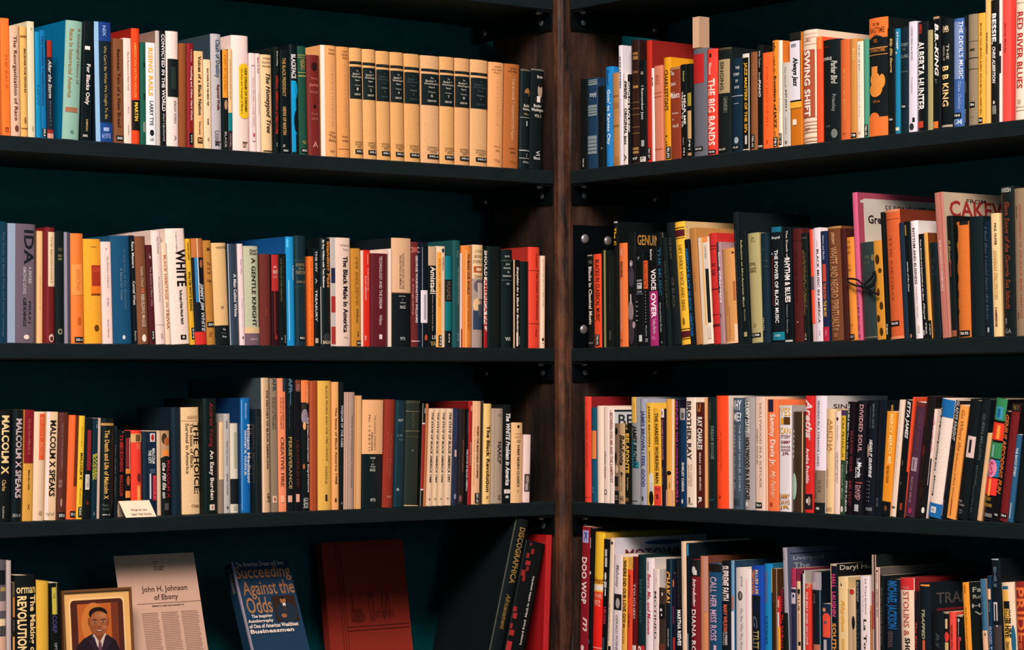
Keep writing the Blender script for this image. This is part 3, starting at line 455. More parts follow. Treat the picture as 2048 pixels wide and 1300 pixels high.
800 936 1208 262 -38|e0b47c|h|tan spine headed WHITE, with solid black foot|h 3.5 6 25 98 4c3818 WHITE ; h 62 65 40 65 4c3018 W ; b 81 100 101818 ; h 84 86 50 70 d0d0c8 The ; h 88 89 40 75 70787c Press ; h 91 93 45 75 d8d8d0 Free
938 1025 1208 268 -28|303c4c|h|slate spine reading A Man Called White in white serif|r 0 100 0 6 b0b8c0 ; tb 30 72 45 80 e8e4e4 ^A Man Called White
1026 1074 1208 268 -26|ecd0d0||narrow pink white spine right of the slate one|t 15 30 40 65 9c9098 Walter White ; t 54 82 40 60 b0a4a8 Flight Novel ; o 91 94 40 65 1c1c20
1076 1216 1208 290 -18|b8b89c|h|grey green spine reading A GENTLE KNIGHT in black serif|hi 3 6 35 90 303428 Peter ; hi 6 9 35 90 303428 Eisen ; tb 12 81 45 75 242820 ^A GENTLE KNIGHT ; b 82 88 dcb888 ; b 88 100 705864 ; h 93 95 35 80 c0a8b0 MORROW
@L2 480 450 5
214 322 1200 292 -10|682c28|h|plain maroon cloth spine with a faint looped mark|o 60 68 40 70 8c3c34 ; o 61 67 45 65 682c28
325 396 1200 298 -12|2c1418||spine red above, tapering red line on black below|r 0 40 0 100 b02c2c ; h 12 15 20 80 e0b0a8 A ; h 17 21 20 90 e0b0a8 BRIEF ; h 23 26 20 80 c88078 LIFE ; r 40 88 30 45 8c2420 ; o 88 94 30 70 8c2420
398 474 1195 290 -12|101818||black spine with brownish lettering left of vivid blue|t 5 52 20 40 6c6444 GOOD TIDINGS AND OTHER CELEBRATIONS ; t 2 60 55 70 3c3428 HISTORY OF ; sv 88 98 60 80 973.0 ; t 91 94 20 35 c8c0b4 A
478 560 1208 118 -16|1c8cc8|h c=0c4c88 D=235|vivid blue glossy spine with dark blue cover side|t 26 40 70 95 d8ecf4 A Dreamer ; r 40 95 20 26 a8d8ec ; r 2 10 5 25 50b8e0
561 680 1205 108 -14|142c34|h|tall blackish teal spine with worn gold stacked words|b 22 22.5 3c4c44 ; h 25 28 10 80 8c7c5c ADVENTURE ; h 29 31 30 70 8c7c5c IN ; h 32 35 10 85 8c7c5c FREEDOM ; h 41 43 15 85 8c7c5c ROBIN LEE ; b 46 46.5 3c4c44 ; s 91 95 25 75 921
694 746 1208 315 -8|f4702c||slim bright orange spine between two black books|t 5 60 35 60 b84c14 GETTING READY ; t 70 96 30 55 c85818 Press
748 800 1200 240 -8|10181c||black spine with widely spaced white letters, right of orange|tb 2 24 20 60 b0b4b4 THE INV ; t 30 36 20 55 b0b4b4 A ; tb 42 75 15 55 c0c0c0 TREASURY ; r 92 97 10 70 b0a094
812 922 1205 130 -12|0e1818|h|black spine with flaming orange slanted Standing title|tb 2 46 18 38 d8d4d0 By Roy Wilkins with Tom Mathews ; tb 3 46 50 92 e08c38 Standing Fast ; o 88 96 25 85 303434 ; h 95 98 20 95 e0c8a8 BALLAD ; r 45 98 4 8 c8bca8
925 1120 1208 128 -6|ecccbc|h|broad cream spine with The Black Male in black|r 0 100 0 18 b0a8a4 ; r 28 42 0 18 1c2440 ; r 54 69 0 18 982824 ; r 82 98 0 18 982c24 ; h 6 8 40 95 8c6c60 The Experience ; h 10 12 55 85 8c6c60 Young ; tb 17 87 55 82 241820 ^The Black Male In America ; h 91 93 60 80 a89084 PJ
1126 1214 1210 235 -12|c48430||ochre spine with pale embossed capitals, left of red|tb 9 58 40 75 9c6420 I'M BELIEVE ; ti 62 76 45 70 5c3810 Wilson ; t 85 90 55 75 4c3010 PUB ; s 94 99 45 100 301
1216 1238 1208 255 0|f0ccb4||very thin peach spine against the bright red one|
1239 1305 1208 252 -4|d42c20||bright red spine with two rows of fine white capitals|t 4 15 50 70 f0b0a4 HARRIS ; t 18 42 55 75 f0b8ac THE EMANCIPATION OF ; t 27 52 20 40 f0b8ac BLACK AMERICAN ; t 89 94 15 35 f0b8ac B
@L2 700 460 5.2
220 405 1215 245 0|5c1c24|h|wide maroon spine reading AND THE DREAM in white|t 3 59 45 62 e0c4c4 ^TECHNOLOGY AND THE DREAM ; t 66 77 45 62 d0b0b0 Williams ; r 87 92 45 62 e8d0d0
407 436 1212 195 0|f0d4c8||thin white spine between maroon and two tone books|
438 642 1212 85 0|10181c|D=210 h|broad spine, tan paper upper half and black lower half|b 0 50 dcae88 ; b 50 50.8 8c6448 ; t 14 47 50 62 5c4838 NATIONAL HISTORY OF THE ; t 16 47 36 48 5c4838 NEGRO RACE IN AMERICA ; h 53 54 35 70 c8c8c0 NATIONAL ; h 56 57 50 55 c8c8c0 OF ; h 59 60 40 70 c8c8c0 NEGRO ; h 62 65 40 68 c8c8c0 RACE ; h 91 94 40 65 c0c4c0 973
645 735 1212 125 0|642424|h|maroon and navy spine lettered in white outlined capitals|r 0 100 68 100 1c2c48 ; b 5 6 d0a8a0 ; b 9 10 d0a8a0 ; r 5 10 5 60 9c4c44 ; tb 13 77 40 66 e4d8d8 ^GEORGE WASHINGTON WILLIAMS ; t 35 70 8 20 c89c94 a biography ; b 94 95 d0a8a0
737 812 1212 125 0|0e1820||black spine crossed by a bright white label block|r 5 100 18 24 9ca4b0 ; r 46 77 0 95 e8dce4 ; r 50 74 40 75 a8a0ac ; o 88 94 50 95 c05030
814 900 1212 172 0|0e1616||black spine with bold white serif word beneath beige top|r 0 19 0 95 c8a484 ; tb 20 45 25 90 f0e0d4 ^Amistad ; r 46 47 20 90 e8d8cc ; t 48 84 45 60 b0a8a0 Africans and the American Slave ; h 88 92 45 95 d0c8b8 LII ; h 94 99 25 95 b8a070 VA
902 992 1212 170 0|ecccac||cream spine half covered by an orange yellow strip|r 6 100 2 55 f0a040 ; t 12 60 20 45 a86c28 AFRICAN AMERICANS ; o 2 6 58 90 1c3c5c ; t 10 24 65 85 8c7c6c William ; sv 88 99 20 55 973
993 1066 1212 270 0|101a1c|h|teal and black banded spine, right of the cream one|b 0 26 0c747c ; b 50 82 0c6c70 ; t 28 48 20 80 705c48 HUGHES ; sv 84 96 30 65 973
1072 1152 1214 108 10|1c4c50|h|dark teal green spine, tall with fine pale lettering|t 10 16 50 68 7ca0a0 Booker ; t 25 60 55 75 90b4b0 Negro Emancipation Revolution ; t 87 94 55 75 7ca0a0 DU B
@L2 880 440 4.815
200 213 1185 322 4|e8ccc0||very thin whitish spine left of glossy orange|b 80 100 8c3c20
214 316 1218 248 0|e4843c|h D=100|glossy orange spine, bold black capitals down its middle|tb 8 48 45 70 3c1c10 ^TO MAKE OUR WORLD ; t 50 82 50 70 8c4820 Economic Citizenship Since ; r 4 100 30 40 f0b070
317 420 1218 240 0|a08c84|h|spine with beige top lines, photo of papers and sky|b 0 33 e0bc90 ; h 5 8 20 90 4c3c2c 13 WORD ; h 10 13 15 95 4c3c2c BROWN.SR ; h 15 18 5 95 4c3c2c STORIES OF ; r 21 27 10 90 a05028 ; r 22.5 25.5 30 80 e0bc90 ; h 29 32 15 80 4c3c2c Colonel ; o 34 46 10 95 5c545c ; r 37 53 40 95 b8a49c ; o 52 65 5 60 d8b080 ; r 64 82 5 95 2c3c54 ; r 58 70 45 95 4c4c58
421 456 1218 285 0|101414||black spine with white and red capitals ending question mark|tb 1 27 10 95 e8dcd4 SHOULD ; r 28 30 10 95 e8d8cc ; r 30 76 2 95 e8d4cc ; tb 30 76 8 92 b02020 AMERICA PA ; r 76 100 0 100 a81c24 ; t 77 84 20 90 f0dcd4 ?
460 598 1212 255 0|0e1a1a|h|wide plain black spine without any lettering|r 10 12 40 60 142424
600 706 1215 285 0|101c1e|h|black spine with small stacked white words and thin rules|h 6 8 25 70 b0b8b4 DAVID ; b 11 11.5 606c68 ; h 14 16 30 70 b0b8b4 AND ; h 18 20 15 80 b0b8b4 SWORDS ; h 22 24 45 65 b0b8b4 IN ; h 26 28 10 85 b0b8b4 KINGDOM ; b 31 31.5 606c68 ; h 34 36 35 65 b0b8b4 WEST ; h 89 93 25 70 c0c8c4 WI
709 772 1218 385 0|1c1410||dark brown spine with rough white handwriting|r 0 100 0 14 e8c8a4 ; tbi 8 82 35 80 f4e4d4 Everything for a Black for Beginning ; r 82 98 40 70 e8d4c0 ; sv 86 97 80 98 305
774 860 1215 400 0|0e1c1e|h|plain black spine half hidden beside the tall red one|t 20 60 45 55 203434 A
862 972 1220 262 0|e04430|h c=a83028 D=105|bright red squarish spine with thin dark rules|t 6 20 55 70 8c1c1c STALKING ; b 23 23.6 902018 ; t 25 72 50 80 801c1c ^The Victims of Democracy ; b 75.5 76 902018 ; t 81 89 50 65 8c1c1c Victor
975 1013 1220 345 4|f0d0b4||narrow cream spine, last before the timber post|t 4 55 20 70 b89478 of Color and the U. S. Man Army ; r 89 92 15 70 3c2818 ; r 94 95 20 60 a07c5c
@R2 1130 420 4.483
206 258 1222 402 -8|101614||black spine with white title ending Classical Music, near post|r 0 1.5 0 90 988c80 ; h 6 10 20 90 686c68 WA ; tb 13 75 25 80 e4dcd4 ^Blacks In Classical Music ; r 94 96 10 90 605c54
262 327 1222 397 -14|e84c2c||red orange spine with long black capitals, sticker below|tb 6 72 30 85 3c1410 ^BLACKS IN CLASSICAL MUSIC ; sv 86 98 15 75 780.92
328 372 1218 362 -6|141c18||narrow black spine showing a thin yellowish line|r 0 100 60 90 8c8850
376 440 1212 402 -4|0e1818|h|black spine with barely visible dim lettering|t 18 62 40 60 2c3838 Dvorak and American Music ; r 82 92 35 65 3c403c
432 470 1212 102 18|0e1414|D=160|tall black spine topped by yellow letters The C|r 0 1.2 0 100 b8b4b4 ; tb 5 19 10 75 e0a830 The C
476 564 1212 298 -14|e87840|h|orange spine with short black title over white line|t 5 12 30 50 f0c8b4 GREENE ; tb 18 33 25 55 4c2014 ^DIGGING ; t 36 86 28 48 f0c0a4 the Afro-American Soul of Classical Music ; h 92 95 20 50 a04820 H
566 638 1212 205 -8|14181a|c=101418 D=120|black spine with a grey photograph of a horn player|o 24 30 30 70 8c7c88 ; o 30 48 15 85 3c3844 ; o 26 29 40 55 d8d0d8 ; o 60 78 5 75 8c7880 ; r 54 62 35 50 c8bcc0 ; o 76 98 10 80 3c3440 ; o 78 84 60 95 a08c94 ; Sh 2 11 4 60 c08838 GENUINE
640 706 1205 380 -4|0c1416||black spine with small white stacked words and piano keys|h 5 8 30 60 b0b4b8 7 ; h 29 31 20 85 d8d8d8 BLACK ; r 32.5 39 20 85 b8b8bc ; r 34 35 30 75 101416 ; r 41 43 20 85 707880 ; b 44 45 505c64 ; r 52 53 0 30 a0a8b0 ; r 57 58 0 30 a0a8b0 ; r 62 63 0 30 a0a8b0 ; r 67 68 0 30 a0a8b0 ; r 72 73 0 30 a0a8b0 ; r 88 95 45 85 c0c4c4
708 760 1200 455 -12|101418||black spine, upper third orange with dark letters, dots below|r 0 33 5 85 e05c2c ; t 2 31 20 70 4c1c10 BLACK NOTES ; t 36 72 35 50 d8d8d8 . . . . . . . . . . . ; t 76 89 30 60 a0a4a8 Maultsby ; h 91 95 25 75 c0c0c0 ZX
766 840 1205 330 -38|0e1214||leaning spine, black over magenta, reading VOICE OVER|tb 3 14 20 48 d8d4d4 Barlow ; tb 23 44 25 85 f4e8e8 VOICE ; b 45 100 a82c70 ; tb 47 72 20 82 f8ecf0 OVER ; t 73 88 25 75 e8b8d0 The Making of Black Radio ; h 90 94 25 70 d070a0 B
851 893 1200 200 -40|0c1418|c=101418 D=110|leaning black spine with dark teal capitals THE MUSIC|tb 14 56 15 80 20607c ^THE MUSIC ; t 62 88 20 60 b8bcbc Amiri and Amina Baraka ; r 96 98 30 60 6c6c68 ; Sh 1 6 -40 5 807058 THE
908 948 1195 250 -38|101c1c|h|leaning black spine with faint brown capitals|t 22 65 35 75 4c4438 NEGRO FOLK MUSIC
958 1030 1195 120 -60|121a1c|h|tall leaning black spine left of the bright yellow|t 12 30 40 65 4c4c44 ^THE MUSIC ; t 45 70 40 70 4c4c44 OF BLACK
@R2 1340 420 4.483
91 180 1205 115 -72|f0b838|h c=d0ac78 D=165|bright yellow leaning spine with maroon bands at ends|b 4.5 5.3 5c3010 ; b 6.5 12 501820 ; b 13 13.6 5c3010 ; tb 19 72 42 75 98701c ^LIFT EVERY VOICE AND SING ; o 78 84 40 65 8c6418 ; b 87 87.6 5c3010 ; b 89 94 501820 ; b 95 95.6 5c3010
181 218 1185 268 -62|101820||leaning black spine with deep blue capitals, right of yellow|tb 8 92 20 85 1c6cac AMERICA'S BLACK MUSICAL HERITAGE
233 287 1200 165 -62|b87c44||leaning woody tan spine without lettering|t 38 55 35 55 985c2c MUSIC
289 382 1200 250 -48|f0d8c0||leaning cream spine with a long black bar at right|r 0 5 40 100 e88c50 ; r 0 82 42 56 e8b468 ; r 6 30 60 100 d8c8bc ; t 9 20 70 85 706458 CHOSEN ; r 30 80 68 98 181c18 ; r 84 95 60 95 d8c4b4
384 448 1190 212 -44|c42c2c|h D=150|leaning scarlet cloth spine with darker rules|b 11 12 701c20 ; b 14 14.6 701c20 ; t 27 30 30 80 701c20 THE ; t 33 38 30 80 701c20 FUN ; b 50 51 701c20 ; b 73 73.6 8c2020 ; b 82 84 601820
450 488 1188 290 -38|a88488||leaning mottled lilac spine with black ragged script|r 0 50 0 60 3c3440 ; tb 10 24 50 80 f0e0dc Samuel ; tbi 28 60 45 90 e8dcdc Charters ; r 70 74 40 60 5c3c38
490 606 1192 350 -38|d49458|h|leaning worn tan spine, leathery and scratched|r 4 6 80 95 5c3418 ; r 35 55 80 95 a86438 ; r 45 70 30 34 a86c3c ; r 60 95 45 50 a86c3c ; r 80 98 80 100 e8c0a0 ; b 98 100 e8b490
608 650 1190 20 -44|121c20|D=200|very tall leaning black spine right of worn tan|t 14 50 30 60 3c4848 Black Music in Our Culture ; t 50 62 35 60 3c4848 Burt
652 715 1188 190 -46|101a1c||leaning black spine with small yellow green italic title|ti 8 68 25 55 c8c490 Reflections on Afro-American Music ; t 70 80 40 60 a0a080 De Lerma ; r 90 94 25 70 a8a070
718 822 1182 212 -40|aca070|h|olive tan cloth spine with faint script, sticker|ti 3 9 45 75 7c7044 AZ ; t 27 30 15 75 6c6038 MUSIC ; t 31 36 15 75 6c6038 THE ; o 82 86 35 60 8c8050 ; s 91 95 5 90 11.788
824 886 1172 208 -22|142834|h|dark navy spine with small upright white numbers|h 14 16 30 70 3c4c54 BLACK ; b 25 26 2c3c44 ; b 30 31 2c3c44 ; sv 76 90 15 50 784.756
900 1022 1185 155 -20|0e161a|h|black spine with teal ends reading POWER OF BLACK|r 0 4.5 20 90 186880 ; h 8 11 20 80 e0e0e0 floyd ; r 22 24 15 28 a0a8ac ; r 26 68 22 28 8c2820 ; tb 20 83 42 68 e8e8e8 ^THE POWER OF BLACK MUSIC ; r 91 98 15 98 18788c ; h 93 95 35 75 c0dce0 OXFORD
1032 1100 1170 165 -22|0c141a||black spine reading RHYTHM & BLUES in squeezed white|t 2 26 40 65 e0d8cc The Death of ; tb 26 65 10 85 f4ecec RHYTHM & BLUES ; t 67 92 20 50 909498 Nelson George ; b 98 99.5 c8ccc8
1103 1190 1180 170 -22|4c1c1c|h|plain dark maroon spine with faint lines, right of RHYTHM|b 10 11 381414 ; tb 20 65 40 60 381414 BLACK MUSIC ; r 82 83 50 60 c8c0a8
@R2 1560 370 3.939
184 228 1212 380 -24|141a18|h|black cloth spine with worn gold capitals AMERICAN|b 4 5 4c4834 ; tb 16 75 25 55 7c6438 BLACK FOLKS AN AMERICAN ; tb 18 70 58 80 5c4c2c CAESAR TEXT ; o 92 96 30 60 807050 ; s 96 99 20 70 78
257 284 1222 352 -28|c8a8ac||narrow spine, red orange with photograph in the middle|b 0 42 e84c34 ; b 42 54 5c4850 ; b 54 84 e84c34
285 338 1222 338 -22|ecd8e0||white spine reading BLACK MUSIC IN in black serif|tb 19 84 40 75 302024 ^BLACK MUSIC IN AMERICA ; t 10 18 45 65 b8a4ac A ; t 90 95 50 65 988c94 AB
339 388 1222 365 -24|1c2848||navy spine with red and yellow words, crimson foot|tb 4 26 30 65 a8b4d0 Negro and Blacks ; r 30 46 25 80 c44434 ; tb 47 62 25 75 e0683c THROUGH ; tb 63 78 25 75 e8b04c ^THE MUSIC ; r 87 100 0 100 b82440 ; t 90 95 50 65 f0c0c8 New
392 500 1215 330 -26|6c4028|h|worn brown leather spine with large pale embossed letters|b 0 2 a87848 ; tb 5 16 30 60 c8946c JEREMY ; tb 18 88 20 75 b8845c ^WHITE AND NEGRO SPIRITUALS ; h 89 91 25 70 b88c64 FAR ; r 93 97 30 60 8c5c3c
502 542 1212 345 -28|401c1c|D=120|dark maroon spine beside worn brown leather one|
544 611 1218 415 -34|e48c38|h D=150 c=d08034|orange spine with stacked faint words, wrapped by ribbon|h 3 6 20 60 a05c20 THE ; h 8 11 10 65 a05c20 NEGRO ; h 13 16 15 60 a05c20 SINGS ; h 26 28 20 60 a05c20 ON A ; h 30 33 15 60 a05c20 NEW ; h 84 86 30 60 a86428 BY ; s 94 99 10 70 781.7
612 649 1215 62 -54|d05c80|D=262 c=a04458|tall pink spine, its cover behind printed with a cream panel|t 70 130 30 60 602c40 GREAT ; Sr 4 60 6 96 c8bcb0 ; Sr 5 7 3 10 c8bcb0 ; Sh 8 12.5 28 82 4c3c3c 55 SONG HITS BY ; Shb 15 21 10 52 2c2428 Great Black ; Sh 25 28.5 34 60 4c3c3c Between ; Sh 32 35.5 36 64 4c3c3c Everyday
650 762 1208 455 -30|2c3838|h|very dark green worn spine tied shut with ribbon|h 14 17 40 70 5c6450 THE ; h 20 23 25 70 50584c GOLDEN ; o 13 20 82 98 6c6440 ; b 97 98 7c7468
764 832 1215 440 -32|d08c30||golden yellow spine blotched with dark brown patches|o 14 24 20 70 3c2810 ; o 28 33 50 90 4c3010 ; o 48 56 20 60 5c3814 ; o 62 70 50 90 3c2810 ; o 75 82 10 50 3c2810 ; o 88 96 40 80 3c2810
833 860 1212 218 -58|101614|D=150|tall black slanting spine against worn orange leather|sv 87 97 15 90 780
862 972 1210 200 -46|cc5c30|h c=6c2c1c D=170|worn orange leather spine with long dark title|b 0 2 dc8058 ; t 20 70 30 50 a03c1c THE NEGRO ; b 7 7.5 a84420 ; s 86 90 5 75 780.09 ; b 98 100 dc8858
974 1012 1185 300 -40|1c2c3c||dim dark blue spine between orange leather and black|
1014 1058 1190 290 -44|0e1416||black spine with a thin line of tiny white letters|r 3 12 20 45 b08438 ; tbi 34 60 30 60 c0c0bc stories of the blues ; r 96 99 30 60 b08068
1062 1122 1210 285 -46|f0dce0|h c=e0d4d4 D=90|white slanting spine lettered black, RHYTHM AND BUSINESS|tb 6 54 38 70 302428 ^RHYTHM AND BUSINESS ; t 56 83 50 64 a89098 NORMAN KELLEY ; r 89 95 45 75 c8b8b0
1124 1166 1210 388 -38|101416||black spine with a single row of white script|tbi 5 64 30 60 e0dcd8 From Spirituals and Symphonies to the Blues ; tbi 66 82 40 70 d8d4d0 Floyd ; sv 84 97 60 95 780 ; r 92 97 10 50 a09890
@R2 1790 370 3.939
264 292 1200 378 -42|dca050|D=90 c=703c1c|slim golden tan spine with small sticker below|r 83 100 0 100 101414 ; sv 85 98 35 80 780
294 358 1195 458 -38|121c20|h|plain black spine before the tall salmon book|h 18 20 30 70 30383c THE ; h 25 27 30 70 30383c BOOK ; h 32 34 30 70 30383c OF
372 436 1200 62 -66|bc7468|D=260 c=c0a890|tall salmon spine with pale capitals, illustrated cover behind|r 0 100 78 82 7c3c34 ; tb 33 68 32 52 f0ccc4 FROM CAKEWALKS TO CONCERT HALLS ; Sh 4 7 24 44 302420 FROM ; Sb 5.5 17 6 108 982c2c ^CAKEWALKS
438 486 1185 245 -40|101818|h D=180|black spine with gold and red slanted script|tbi 20 38 25 60 a88c58 G Dream ; tbi 36 50 25 65 9c3c30 Morgan ; r 94 99 20 95 8c5038
490 588 1188 290 -22|cc6c2c|h|burnt orange spine with black flames along its left|r 0 3 40 100 141818 ; o 2 18 -10 25 141414 ; o 22 36 -12 18 141414 ; o 44 52 -12 18 141414 ; o 58 66 -10 16 141414 ; o 74 80 -12 16 141414 ; s 94 99 15 95 780.92
590 702 1180 250 -20|0e1e24|h|wide plain blue black spine right of burnt orange|
704 772 1185 285 -20|10202c|h|navy spine with thin illegible grey handwriting|ti 5 85 25 60 405870 I feel that I could learn the blues ; r 92 96 40 60 a8b0b8
775 838 1195 225 -28|f0c890||cream spine with short black name above pale yellow words|tb 8 26 45 75 4c2c20 PAUL OLIVER ; tbi 30 70 25 75 c8a060 ^SAVANNAH SYNCOPATORS ; tb 76 92 30 60 6c4030 CAMBRIDGE
842 940 1185 12 -20|141a1a|h|tall black spine with brown script, small white header at top|h 1 4 5 85 c0bcb4 PARRISH ; tbi 10 82 25 75 703424 Slave Songs of the Georgia Sea Islands ; t 88 92 30 45 808078 B ; h 95 98 30 75 808480 GA
944 1034 1192 28 -20|8c745c|h|taupe spine at shelf end with small red capitals|t 12 20 25 40 5c4838 EPSTEIN ; t 11 88 55 72 98483c ^DEVELOPMENT OF THE BLACK MUSIC HERITAGE ; t 84 89 30 42 5c4838 B
@L3 0 800 5
-70 -18 1210 105 20|302420||dark spine at the far left edge, mostly out of view|
-16 112 1212 112 12|101416|h|black spine at far left with large cream gold surname|tb 4 57 18 78 e8c890 MALCOLM X ; t 62 72 25 55 c8a070 Clarke ; t 86 97 30 45 a09c90 Pathfinder
114 226 1210 98 20|12181a|h|black spine with greyish pink capitals ending X SPEAKS|tb 8 79 28 85 c4acac MALCOLM X SPEAKS ; h 93 96 10 80 b0aca8 301.4
228 326 1205 98 18|d89c44||maroon over golden tan spine, third readable from left|b 0 48 801c24 ; t 8 40 40 65 b06060 The Last Year of Malcolm X ; t 54 72 45 65 4c3010 Malcolm Little ; t 84 90 45 65 4c3010 X
328 445 1205 118 20|ecc8a8|h|glossy cream spine with orange red block near top|r 2 44 42 95 e85c30 ; t 5 25 55 85 f09060 ^BY ANY ; t 28 40 50 80 f09060 ^MEANS ; o 91 95 45 80 b89878
448 562 1202 118 25|ecc49c||cream spine, black slanted capitals ending X SPEAKS|r 0 100 0 26 f0d8d0 ; tb 8 78 28 84 1c1814 MALCOLM X SPEAKS ; h 93 96 10 80 988068 PATHF
568 666 1195 125 28|5c2c24|h|brown spine with thin pale tracing, black sticker|t 10 55 30 45 906858 THE END OF WHITE WORLD SUPREMACY ; h 63 66 15 45 b08878 EDITED ; h 67 70 15 45 b08878 BY ; o 80 88 30 50 a08070 ; s 93 99 10 85 297.8
668 766 1190 152 34|ec6830|h|orange spine with jagged dark brown streak at right|r 0 68 58 100 6c2c20 ; t 4 60 68 85 8c4434 A LIE OF REINVENTION ; s 92 98 30 90 301.4
767 824 1190 158 35|ecbc34||bright yellow spine, thin, with small black capitals|t 10 30 35 60 a87c18 George ; tb 36 62 25 75 4c3810 MALCOLM X ; t 70 85 35 60 a87c18 Breitman ; sv 88 98 20 85 320.
834 910 1190 180 22|10181a|c=141c1c D=140|black spine bearing a red panel above white one|r 12 52 30 85 8c2430 ; r 56 71 15 70 d8ccc0 ; t 58 69 30 60 605c58 LETTERS ; t 80 86 30 60 7c2420 J
915 968 1190 185 16|102c38||dark teal spine with rough yellow capitals mid height|t 3 10 60 90 8c9c9c A. TIGER ; tb 35 61 45 90 c0b840 BANGED ; tb 36 62 5 40 b8b03c BAGGER ; o 93 97 30 60 5c6c6c
971 996 1185 180 14|c8aca0||very thin beige spine, plain and paper like|
998 1136 1185 182 12|101818|h c=101818|black spine with gold title about Death and Life|b 5 7.5 c08c4c ; tb 12 81 28 62 d8a85c ^The Death and Life of Malcolm X ; h 86 88 20 65 606860 Peter ; h 90 92 20 65 606860 Gold ; s 95 98 10 80 301.4
1140 1182 1180 262 6|182428|d=30 D=110|dark grey spine with a ragged thin pale line|ti 20 78 10 40 808480 The Judas Factor
@L3 230 780 4.815
2 92 1180 385 6|101416|d=38 D=108|black spine with two long red strips of lettering|tb 5 20 40 80 b02424 THE ; tb 15 48 40 85 b02c2c RECKONING ; tb 52 76 40 85 9c2828 MALCOLM ; r 2 3 70 90 a09c90
98 156 1180 395 0|141414|d=38 D=108|black spine with red strip and small orange photograph|r 8 43 15 75 84242c ; r 8 44 75 88 e0b8a0 ; r 44 50 10 95 d88038 ; o 52 64 25 80 a85830 ; r 70 78 5 90 e08840
162 270 1180 390 -14|e84030|h d=38 D=108|shiny red spine with a tan and yellow top band|b 4 14 d0a468 ; r 5 13 40 85 6c4c2c ; h 16 22 45 85 f09070 THE ; o 50 60 50 85 5c2828 ; r 64 82 48 80 f08c40 ; tb 65 82 52 75 f8c070 X
272 318 1185 400 0|1c2c3c|d=38 D=108|plain thin navy spine between red and patterned ones|
320 408 1190 402 -6|122438|d=38 D=108|navy spine with a white square holding red disc|r 2 12 25 80 dcd0cc ; o 3 11 35 70 b02828 ; tb 20 38 45 80 d8d4d4 MALCOLM ; tb 22 38 5 38 d8d4d4 THE CITY ; r 44 50 20 80 3c4c60 ; r 52 82 50 95 b02838 ; tb 53 80 55 90 d85058 MALCOLM X ; r 50 80 15 32 c8c0c8
412 448 1192 392 -12|d8b898|d=38 D=108|thin aged cream spine beside the fiery topped one|
449 546 1195 392 -8|141614|h d=38 D=108|black spine with smoky orange top and red capitals|r 0 32 0 85 b88c68 ; o 3 16 10 60 3c2818 ; o 8 18 30 85 a85c30 ; o 22 32 20 80 e8843c ; o 30 42 0 100 141614 ; tb 35 80 55 95 9c2430 MALCOLM X ; tbi 38 80 12 45 c8c0b8 the FBI file on ; r 86 94 30 70 4c4c48
556 652 1188 168 -8|162430|h d=38|plain dark blue grey spine standing left of THE CHOICE|
656 841 1188 168 -20|e8c090|h c=1c2428 D=130 d=38|broad cream tan spine with THE CHOICE in heavy serif|t 8 11 30 90 b88c5c WILLIAMS ; b 12.5 13 b88c5c ; tb 14.5 81 62 98 20160e ^THE CHOICE: ; t 15 57 42 62 4c3820 ^The Issue of Black ; t 15 62 20 38 5c4428 ^Survival in America ; h 91 94 45 90 98704c OTNEMM
846 1000 1190 82 -12|101816|h d=30|black spine, dim red name above white Easy Burden|t 4 42 38 70 8c2430 Andrew Young ; tb 45 88 38 72 f0dcd0 ^An Easy Burden ; r 92 97 40 75 e0c8b8 ; r 93 96 55 62 902c2c
1003 1050 1185 310 0|8c7868|d=30|narrow spine, peach upper part and brownish foot|r 0 63 0 100 ecc49c ; t 8 60 40 60 c8a07c BEING BLACK NATURALLY
1055 1114 1182 228 0|b8b0ac|d=30|light grey spine taller than cream ones flanking it|t 7 15 30 60 605c5c GEORGE ; t 27 52 35 60 706c6c White Over America ; t 60 82 35 60 706c6c SIDNEY POITIER ; o 93 96 35 65 504c4c
1117 1202 1180 322 -6|d8ccb8|h d=30|short mottled cream spine broken by a black block|r 10 50 40 85 a8a88c ; b 62 90 141a1a ; r 92 97 30 80 a8a890
@L3 400 745 4.483
372 484 1245 228 -14|1464a8|h c=103460 D=210 d=20|glossy royal blue spine with white word Mediator|t 5 18 40 55 c8ccdc Dickerson ; tb 23 75 58 98 ecdcd8 Militant Mediator ; tb 28 68 22 48 d8d4dc WHITNEY M. YOUNG JR. ; t 83 94 60 72 5c84c0 Kentucky ; r 2 98 4 8 88b8e0
487 564 1240 330 -10|141c1c|h|black cloth spine right of the royal blue one|t 8 35 30 55 2c3c3c BLACK REVOLUTION
568 637 1248 48 -14|cca884|h c=3c4850 D=265|very tall tan spine with grey cover extending back|r 0 100 0 18 e0c0a0 ; tb 9 68 50 80 3c2418 THE HISTORY OF BLACK AMERICANS ; tb 86 93 50 85 3c2418 UPT
646 708 1235 52 -16|8c7864||greyish brown tall spine with logo, letters fading|tb 0 10 30 80 28404c AFR ; t 14 38 20 45 4c4038 VOICES OF TRIUMPH ; t 14 38 55 75 4c4038 AFRICAN AMERICANS ; r 88 93 10 70 d8b8a0 ; o 89 92 25 60 a06048
709 780 1230 52 -12|f08c64||orange pink spine reading CREATIVE FIRE, dark at top|r 0 10 60 100 243c4c ; t 14 38 25 45 984c30 VOICES OF TRIUMPH ; t 14 38 55 75 984c30 AFRICAN AMERICANS ; tb 44 81 25 70 7c3c24 ^CREATIVE FIRE ; r 88 93 20 70 f8b08c
782 850 1228 55 -10|141a1c||black spine reading PERSEVERANCE in olive gold letters|tb 0 11 30 85 586c7c AFR ; r 0 20 50 60 4c7c94 ; tb 44 83 25 70 a89060 ^PERSEVERANCE ; t 14 38 30 45 3c4c4c VOICES OF TRIUMPH ; r 88 93 10 65 d8a088
